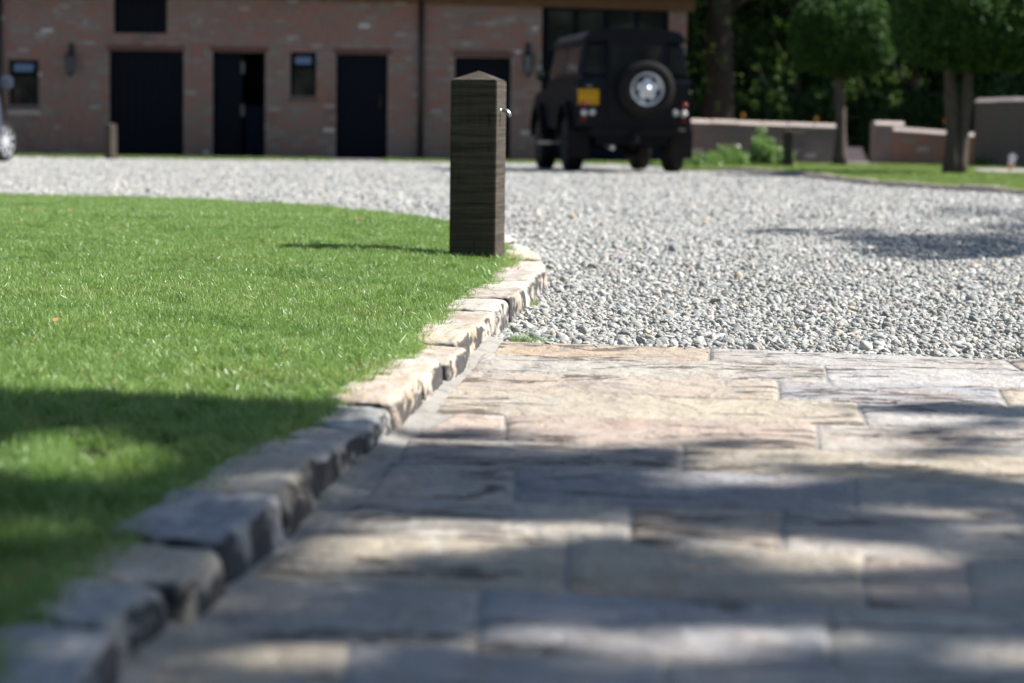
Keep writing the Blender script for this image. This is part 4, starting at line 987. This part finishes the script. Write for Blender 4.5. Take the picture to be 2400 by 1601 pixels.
# rear door with its window
m_ = MB(); m_.box(-.40, .42, -.815, -.782, .70, 1.84); rd = m_.build('rear_door', M['carpaint'], van, False, .012)
m_ = MB(); m_.box(-.33, .35, -.822, -.816, 1.36, 1.74); m_.build('window', M['glaze'], rd, False, .002)
m_ = MB(); m_.box(-.385, -.345, -.84, -.816, 1.14, 1.22); m_.build('handle', M['blackplastic'], rd)
for s_ in (-1, 1):
    m_ = MB(); m_.hexa([(s_ * .50, -.79 + .012, 1.36), (s_ * .68, -.79 + .012, 1.36), (s_ * .68, -.74, 1.40), (s_ * .50, -.74, 1.40), (s_ * .50, -.775, 1.72), (s_ * .64, -.775, 1.72), (s_ * .64, -.73, 1.70), (s_ * .50, -.73, 1.70)]); m_.build('corner_window', M['glaze'], van)
    # side windows
    for (a, b, nm) in ((-.60, .32, 'side_window'), (.52, .98, 'side_window'), (1.04, 1.62, 'side_window')):
        m_ = MB(); xo = lambda z: s_ * (.79 - (z - 1.30) * .18 + .004)
        m_.hexa([(xo(1.36), a, 1.36), (xo(1.36), b, 1.36), (xo(1.36) - s_ * .02, b, 1.36), (xo(1.36) - s_ * .02, a, 1.36), (xo(1.72), a + .03, 1.72), (xo(1.72), b - .05, 1.72), (xo(1.72) - s_ * .02, b - .05, 1.72), (xo(1.72) - s_ * .02, a + .03, 1.72)]); m_.build(nm, M['glaze'], van)
    # wheels, arches, mud flaps
    for cy_ in (0, 2.36):
        wheel(van, s_ * .72, cy_)
        m_ = MB(); pts = [(cy_ - .50 * math.cos(R(q)), .50 + .50 * math.sin(R(q))) for q in range(0, 181, 15)]; inn = [(cy_ - .455 * math.cos(R(q)), .50 + .455 * math.sin(R(q))) for q in range(180, -1, -15)]
        a_, b_ = (.80, .885) if s_ > 0 else (-.885, -.80)
        for i in range(12):
            m_.hexa([(a_, *pts[i]), (b_, *pts[i]), (b_, *pts[i + 1]), (a_, *pts[i + 1]), (a_, *inn[12 - i]), (b_, *inn[12 - i]), (b_, *inn[11 - i]), (a_, *inn[11 - i])])
        m_.build('wheel_arch', M['blackplastic'], van)
    m_ = MB(); m_.box(s_ * .73 - .16, s_ * .73 + .16, -.53, -.515, .20, .58); m_.build('mud_flap', M['rubber'], van, False, .004)
    # lamps: tail, brake, indicator and reflector
    for (xx, zz, rr, mt, nm) in ((.70, .93, .045, 'redlens', 'tail_lamp'), (.585, .83, .042, 'clearlens', 'reversing_lamp'), (.70, .82, .042, 'clearlens', 'indicator_lamp')):
        m_ = MB(); m_.lathe([(rr * 1.15, -.784), (rr * 1.15, -.80), (rr, -.815), (rr * .8, -.832), (rr * .4, -.842), (.002, -.845)], 18, Matrix.Translation((s_ * xx, 0, zz))); m_.build(nm, M[mt], van, True)
    m_ = MB(); m_.box(s_ * .715 - .05, s_ * .715 + .05, -.80, -.782, .70, .75); m_.build('reflector', M['redlens'], van)
    # hinges / cappings that catch the sun
    m_ = MB(); m_.box(s_ * .79 - .02, s_ * .79 + .02, -.79, -.75, 1.10, 1.14); m_.build('body_capping', M['chrome'], van)
    m_ = MB(); m_.tube([(s_ * .76, 1.55, 1.24), (s_ * .90, 1.62, 1.34)], .012, 6); mr = m_.build('mirror_arm', M['blackplastic'], van)
    m_ = MB(); m_.box(s_ * .92 - .06, s_ * .92 + .06, 1.60, 1.66, 1.30, 1.46); mm = m_.build('door_mirror', M['blackplastic'], van, False, .02)
    m_ = MB(); m_.box(s_ * .92 - .045, s_ * .92 + .045, 1.594, 1.598, 1.36, 1.445); m_.build('mirror_glass', M['mirror'], mm)
    m_ = MB(); m_.box(s_ * .86 - .09, s_ * .86 + .09, .62, 1.75, .38, .42); m_.build('side_step', M['steel'], van, False, .01)
# rear beam, tow hitch, exhaust, underbody
m_ = MB(); m_.box(-.62, .62, -.86, -.74, .50, .62); m_.build('rear_beam', M['blackplastic'], van, False, .015)
m_ = MB(); m_.box(-.5, .5, -.7, 2.9, .38, .60); m_.tube([(-.62, 0, .385), (.62, 0, .385)], .05, 10); m_.lathe([(.06, -.13), (.14, -.05), (.14, .05), (.06, .13)], 14, Matrix.Translation((.12, 0, .36))); m_.build('underbody', M['blackplastic'], van)
m_ = MB(); m_.box(-.06, .06, -.95, -.86, .38, .56); m_.tube([(0, -1.0, .42), (0, -1.0, .50)], .025, 8); m_.build('tow_hitch', M['blackplastic'], van)
m_ = MB(); m_.tube([(-.30, -.2, .40), (-.30, -.80, .34)], .035, 10); m_.build('exhaust', M['steel'], van)
m_ = MB(); m_.box(-.79, -.50, -.803, -.792, .93, 1.14); pn = m_.build('number_plate', M['plate'], van, False, .003)
m_ = MB(); random.seed(2)
for zz in (1.085, .975):
    for i in range(4): m_.box(-.76 + i * .065, -.746 + i * .065, -.8055, -.8035, zz - .028, zz + .028)
m_.build('plate_lettering', M['blackplastic'], pn)
m_ = MB(); m_.box(-.68, -.60, -.83, -.80, 1.17, 1.20); m_.build('plate_lamp', M['chrome'], van)
# spare wheel on the rear door
Mx = Matrix.Translation((.14, -.90, 1.15)) @ Matrix.Rotation(math.pi, 4, 'Z'); r = .385; h = .115; m_ = MB()
m_.lathe([(r * .56, -h * .8), (r * .72, -h), (r * .93, -h * .95), (r, -h * .7), (r, h * .7), (r * .93, h * .95), (r * .72, h), (r * .56, h * .8)], 40, Mx); sw = m_.build('spare_wheel', M['rubber'], van, True)
m_ = MB(); n = 40; rv = []; Fq = []
rings = [(.60, .80), (.585, .95), (.56, .95), (.53, .80), (.40, .80), (.28, .86), (.20, .92), (.14, .95), (.0, .97)]
for (rr, hh) in rings: rv += [Mx @ Vector((r * rr * math.cos(2 * math.pi * k_ / n), h * hh, r * rr * math.sin(2 * math.pi * k_ / n))) for k_ in range(n)]
Fq = [(i * n + k_, i * n + (k_ + 1) % n, (i + 1) * n + (k_ + 1) % n, (i + 1) * n + k_) for i in range(len(rings) - 1) for k_ in range(n)]
m_.add(rv, Fq); m_.build('rim', M['alloy'], sw, True)
m_ = MB()
for k_ in range(5):
    a_ = math.pi / 2 + math.pi / 5 + k_ * 2 * math.pi / 5; cx_ = r * .385 * math.cos(a_); cz_ = r * .385 * math.sin(a_)
    m_.lathe([(.034, h * .70), (.034, h * .86), (.001, h * .86)], 12, Mx @ Matrix.Translation((cx_, 0, cz_)))
m_.build('rim_hole', M['blackplastic'], sw)
m_ = MB(); m_.lathe([(.045, h * .9), (.042, h * 1.06), (.001, h * 1.1)], 16, Mx); m_.build('hub_cap', M['alloy'], sw, True)
van.location = (onp(1466, 300, DX).x, DX + .80, 0)
sv = 1.0

# ------------------------------------------------------------------ car at the left edge (only its flank, wheel and mirror are in view)
cb = at(10, 380, 0); car = empty('parked_car', (cb.x - .93, cb.y + .30, 0), 'blue grey car cut off by the left edge, alloy wheel and mirror showing', 'car', rz=R(15))
m_ = MB()                       # the body as cross-sections from nose (y=-.75) to tail
secs = [(-.85, .62, .45, .72), (-.75, .74, .32, .86), (-.35, .80, .22, .98), (.05, .83, .22, 1.04), (.55, .84, .22, 1.16), (1.4, .85, .22, 1.20), (2.6, .85, .22, 1.22), (3.3, .82, .25, 1.2), (3.5, .72, .4, 1.0)]
V = []; 
for (y, hw, z0, z1) in secs:
    ring = [(hw * .9, z0), (hw, z0 + .18), (hw * 1.0, z0 + (z1 - z0) * .5), (hw * .97, z1 - .16), (hw * .90, z1 - .03), (hw * .7, z1)]
    V += [(p, y, q) for p, q in ring] + [(-p, y, q) for p, q in ring[::-1]]
n = 12; m_.add(V, [(i * n + k_, i * n + (k_ + 1) % n, (i + 1) * n + (k_ + 1) % n, (i + 1) * n + k_) for i in range(len(secs) - 1) for k_ in range(n)] + [tuple(range(n))[::-1], tuple(range((len(secs) - 1) * n, len(secs) * n))])
cbod = m_.build('body', M['silverpaint'], car, True)
m_ = MB(); m_.hexa([(-.74, .45, 1.14), (.74, .45, 1.14), (.76, 2.9, 1.2), (-.76, 2.9, 1.2), (-.56, 1.05, 1.58), (.56, 1.05, 1.58), (.58, 2.4, 1.6), (-.58, 2.4, 1.6)]); m_.build('cabin', M['glaze'], car, False, .05, seg=3)
m_ = MB(); m_.hexa([(-.55, 1.1, 1.585), (.55, 1.1, 1.585), (.57, 2.4, 1.605), (-.57, 2.4, 1.605), (-.5, 1.2, 1.63), (.5, 1.2, 1.63), (.5, 2.3, 1.64), (-.5, 2.3, 1.64)]); m_.build('roof', M['silverpaint'], car, False, .015)
for s_ in (-1, 1):
    for y in (0, 2.55):
        r = .31; st = R(-36) if (y == 0) else 0
        Mx = Matrix.Translation((s_ * .80, y, r)) @ Matrix.Rotation(st, 4, 'Z') @ Matrix.Rotation(-math.pi / 2 * s_, 4, 'Z'); m_ = MB()
        m_.lathe([(r * .70, -.09), (r * .9, -.10), (r, -.07), (r, .07), (r * .92, .10), (r * .74, .10), (r * .70, .085)], 32, Mx); wl = m_.build('wheel', M['rubber'], car, True)
        m_ = MB(); m_.lathe([(r * .74, .095), (r * .72, .105), (r * .68, .06), (r * .66, .0)], 28, Mx, False)
        for k_ in range(9):
            a_ = k_ * 2 * math.pi / 9; ca, sa = math.cos(a_), math.sin(a_); t_ = .017
            P8 = [(ca * rr * r - sa * t_ * q, hh, sa * rr * r + ca * t_ * q) for hh in (.05, .09) for rr, q in ((.15, -1), (.70, -1), (.70, 1), (.15, 1))]
            m_.hexa([Mx @ Vector(p) for p in P8])
        m_.lathe([(r * .2, .05), (r * .2, .095), (.001, .10)], 16, Mx); m_.build('rim', M['alloy'], wl)
    m_ = MB(); m_.box(s_ * .93 - .1, s_ * .93 + .1, .62, .72, 1.12, 1.34); mm = m_.build('door_mirror', M['silverpaint'], car, False, .04, seg=3)

# ------------------------------------------------------------------ shade trees standing right of the frame; their dappled shade lies on the paving
LIT = [(120, 1120, 230, 55), (40, 1265, 90, 45), (580, 1215, 110, 34), (1000, 1270, 330, 40), (820, 1290, 160, 40), (1340, 1250, 170, 26), (1180, 1045, 300, 10), (1710, 1135, 190, 22), (1830, 1300, 240, 34), (2080, 1320, 150, 26), (2110, 1210, 110, 18),
       (2330, 1255, 110, 55), (2360, 1185, 90, 14), (720, 1560, 130, 40), (1180, 1510, 150, 22), (1480, 1525, 160, 26), (1740, 1510, 200, 38), (1960, 1505, 90, 30), (2350, 1540, 120, 40), (120, 1580, 120, 40), (330, 1420, 40, 20), (2230, 1085, 220, 18), (1600, 1255, 60, 12)]
DARK = [(2200, 968, 190, 12), (2390, 975, 60, 12), (2190, 1020, 90, 9), (2240, 1060, 70, 20), (2330, 1000, 60, 8), (1690, 1047, 60, 6), (1060, 1025, 110, 12), (800, 1018, 60, 10)]
def is_shade(x, y):             # photograph pixels -> shaded?
    for cx_, cy_, a, b in DARK:
        if ((x - cx_) / a) ** 2 + ((y - cy_) / b) ** 2 < 1: return True
    lim = np.interp(x, [-500, 0, 720, 740, 860, 980, 1560, 1620, 1780, 1880, 2060, 2200, 2400, 3200], [960, 968, 972, 985, 1030, 1042, 1068, 1128, 1128, 1090, 1100, 1118, 1140, 1170])
    if y < lim: return False
    for cx_, cy_, a, b in LIT:
        if ((x - cx_) / a) ** 2 + ((y - cy_) / b) ** 2 < 1.25: return False
    return True
def to_px(p):
    v_ = p - Vector((0, 0, CAMH)); d_ = v_.dot(fw); return 1200 + F * v_.dot(rt) / d_, 800.5 - F * v_.dot(up) / d_
rs = random.Random(9); PA = []
n_try = 15000
for _ in range(n_try):
    gx, gy = rs.uniform(-1.6, 2.2), rs.uniform(1.4, 5.3); g = Vector((gx, gy, .03 if gx < -.2 else 0)); x, y = to_px(g)
    if 0 - 150 < x < 2550 and y < 1660: ok = is_shade(x, y)
    else: ok = gy < 3.7 and noise.noise(Vector((gx * 1.7, gy * 1.7, 2))) > -.15
    if ok and rs.random() < .95 or (not ok and y > 1000 and gy < 4 and rs.random() < .006):
        hgt = rs.uniform(4.6, 6.8); PA.append(g + S * (hgt / S.z))
PA = np.array([tuple(p) for p in PA])
def shade_tree(P, base, label):
    t = empty('shade_tree', base, label, 'tree'); B = Vector(base); c = Vector(P.mean(0)) - B; m_ = MB()
    m_.tube([(0, 0, -.05), (.05, 0, 1.6), (c.x * .3, c.y * .3, c.z * .55), (c.x * .6, c.y * .6, c.z * .85)], [.24, .19, .14, .07], 12); m_.build('trunk', M['bark'], t, True)
    rr = random.Random(4)
    for i in range(14):
        q = Vector(P[rr.randrange(len(P))]) - B; s0 = Vector((c.x * .3, c.y * .3, c.z * .55)) * rr.uniform(.8, 1.2); mid_ = (s0 + q) / 2 + Vector((0, 0, .2))
        m_ = MB(); m_.tube([s0, mid_, q], [.05, .03, .008], 6); m_.build('limb', M['bark'], t, True)
    scatter('crown', 'shade', P, rng.uniform(0, 6.28, (len(P), 3)), rng.uniform(.75, 1.15, len(P)), t, None, None, None, org=base)
shade_tree(PA, (7.0, 2.2, 0), 'leafy tree right of the paving, out of frame')
PB = []
GD = [(1900, 541, 190, 9), (2080, 556, 150, 14), (2200, 580, 220, 32), (2350, 560, 130, 44), (2290, 494, 130, 12), (2450, 500, 120, 20), (2380, 530, 60, 8)]
for _ in range(14000):
    x, y = rs.uniform(1650, 2700), rs.uniform(470, 640); g = at(x, y, 0)
    for cx_, cy_, a, b in GD:
        dd = ((x - cx_) / a) ** 2 + ((y - cy_) / b) ** 2
        if dd < 1 and rs.random() < .42 * (1.25 - dd):
            hgt = rs.uniform(5, 7.5); PB.append(g + S * (hgt / S.z)); break
PB = np.array([tuple(p) for p in PB]); print('shade', len(PA), len(PB))
shade_tree(PB, (10.5, 9.5, 0), 'leafy tree right of the gravel yard, out of frame')

# the garden's tree belt behind the camera, seen mirrored in the glass and shading the low sky
P = np.column_stack([rng.uniform(-26, 26, 5200), rng.uniform(-17, -9, 5200), rng.uniform(.3, 11, 5200)])
hh = np.array([noise.noise(Vector((a * .25, b * .2, 8))) for a, b in P[:, :2]]); P = P[P[:, 2] < 9 + 4 * hh]
scatter('tree_belt', 'wood', P, rng.uniform(0, 6.28, (len(P), 3)), rng.uniform(1.3, 2.0, len(P)))

# longer grass that the mower leaves round the foot of the bollard
n = 90; an = rng.uniform(0, 6.28, n); rr = .09 + np.abs(rng.normal(0, .05, n)); P = np.column_stack([pc.x + rr * np.cos(an), pc.y + .09 + rr * np.sin(an), np.full(n, .036)])
P = P[~((np.abs(P[:, 0] - pc.x) < .08) & (np.abs(P[:, 1] - pc.y - .09) < .08))]
scatter('long_grass', 'grass_edge', P, np.column_stack([rng.normal(0, .15, len(P)), rng.normal(0, .15, len(P)), rng.uniform(0, 6.28, len(P))]), rng.uniform(.8, 1.15, len(P)))
